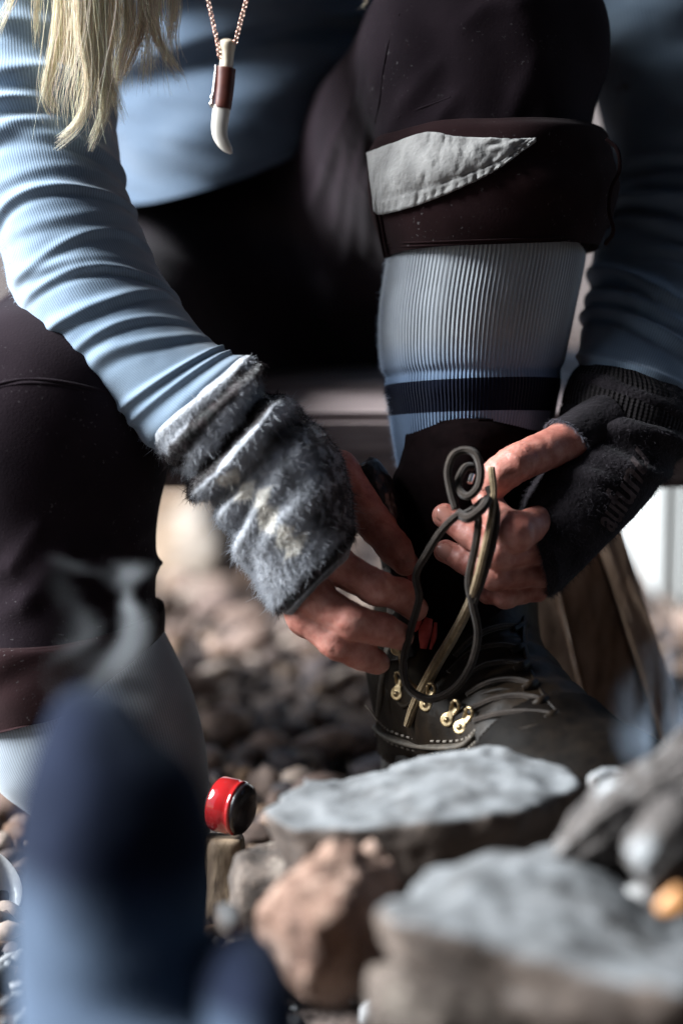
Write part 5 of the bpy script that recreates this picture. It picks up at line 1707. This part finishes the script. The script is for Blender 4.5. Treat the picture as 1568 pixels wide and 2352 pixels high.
f1, fl1 = foot([(172, 1580, 232, 1576, 0.970, .006), (132, 1622, 285, 1604, 0.967, .016), (104, 1705, 352, 1682, 0.963, .026), (72, 1810, 432, 1770, 0.960, .033), (50, 1920, 474, 1890, 0.958, .037), (42, 2050, 480, 2030, 0.958, .039), (38, 2180, 488, 2160, 0.955, .040), (44, 2320, 492, 2310, 0.945, .042),
                (60, 2460, 500, 2450, 0.905, .045, .01), (70, 2600, 500, 2600, 0.835, .03, .035), (60, 2760, 520, 2760, 0.745, .012, .045)], None, None, .44, 201)
f2, fl2 = foot([(548, 2136, 590, 2136, 0.935, .006), (515, 2162, 625, 2160, 0.933, .018), (482, 2225, 652, 2222, 0.930, .028), (466, 2300, 664, 2300, 0.927, .034), (458, 2400, 680, 2400, 0.925, .038), (455, 2520, 690, 2520, 0.900, .042, .01), (455, 2640, 700, 2640, 0.835, .03, .035), (440, 2800, 700, 2800, 0.745, .012, .045)], None, None, .40, 202)


def legs(X, Y, Z):
    r = None
    for s, (x0, kn, hp) in enumerate(((fl1, (-.20, .36, .20), (-.16, -.05, .12)), (fl2, (-.02, .36, .18), (0.02, -.05, .12)))):
        e = x0.centre[-1]
        q = chain(X, Y, Z, [(x0.centre[-30], .008), (e - np.array((0, .06, .0)), .028), (np.array(kn), .052), (np.array(hp), .075)], .02)
        r = q if r is None else np.minimum(r, q)
    return smin(r, cap(X, Y, Z, (-.14, -.16, .13), (0, -.16, .13), .12, .12), .04)


v, F = surface_nets(legs, (-.36, -.32, -.01), (.22, 1.06, .4), .008)
mesh_obj('body', v, F, M['skin'], p2)
v, F = surface_nets(lambda X, Y, Z: np.maximum(legs(X, Y, Z) - .012, Y - .70), (-.38, -.34, -.02), (.24, .74, .42), .009)
mesh_obj('trousers', v, F, M['trousers'], p2)

# ================================================================== SMOKE
def smoke(name, lo, hi, scale, dens, stops, stretch, label, rotz=0.0, seed=0.0, col=(0.66, 0.80, 1.0)):
    m = bpy.data.materials.new(name); m.use_nodes = True; nt = m.node_tree
    nt.nodes.remove(nt.nodes['Principled BSDF'])
    out = nt.nodes['Material Output']
    pv = N(nt, 'ShaderNodeVolumePrincipled')
    pv.inputs['Color'].default_value = (*col, 1)
    pv.inputs['Anisotropy'].default_value = 0.2
    tc = N(nt, 'ShaderNodeTexCoord'); mp = N(nt, 'ShaderNodeMapping'); mp.inputs['Scale'].default_value = stretch; mp.inputs['Location'].default_value = (seed, seed, 0)
    mp.inputs['Rotation'].default_value = (0, rotz, 0)
    nt.links.new(tc.outputs['Object'], mp.inputs[0])
    n1 = N(nt, 'ShaderNodeTexNoise'); n1.inputs['Scale'].default_value = scale; n1.inputs['Detail'].default_value = 3; n1.inputs['Distortion'].default_value = 0.9
    nt.links.new(mp.outputs[0], n1.inputs['Vector'])
    # soft edge from generated coordinates
    gs = N(nt, 'ShaderNodeVectorMath', operation='SUBTRACT'); nt.links.new(tc.outputs['Generated'], gs.inputs[0]); gs.inputs[1].default_value = (.5, .5, .5)
    ln = N(nt, 'ShaderNodeVectorMath', operation='LENGTH'); nt.links.new(gs.outputs[0], ln.inputs[0])
    fall = ramp(nt, ln.outputs['Value'], [(0.12, (1, 1, 1)), (0.5, (0, 0, 0))])
    d = mathn(nt, 'MULTIPLY', mathn(nt, 'MULTIPLY', ramp(nt, n1.outputs[0], stops), fall), dens)
    nt.links.new(d, pv.inputs['Density'])
    nt.links.new(pv.outputs[0], out.inputs['Volume'])
    lo, hi = np.array(lo), np.array(hi)
    o = board_box(name, lo, hi, m, None, bev=.004)
    o.location = (0, 0, 0)
    return tag(o, label, kind='stuff')


a, b_ = P(1385, 1900, 1.22), P(1920, 1380, 1.22)
smoke('smoke', (a[0], a[1] - .05, a[2]), (b_[0], a[1] + .07, b_[2]), 17, 24, [(0.51, (0, 0, 0)), (0.64, (1, 1, 1))], (2.4, 1.6, .6), 'blue-grey wood smoke rising from the burnt logs', .4)
a, b_ = P(40, 1700, 1.18), P(420, 1180, 1.18)
smoke('smoke', (a[0], a[1] - .03, a[2]), (b_[0], a[1] + .04, b_[2]), 13, 10, [(0.53, (0, 0, 0)), (0.62, (1, 1, 1))], (1, 1, 1.3), 'thin smoke wisps drifting in front of the dark shin', -.6, 3.3, (0.86, 0.90, 0.95))
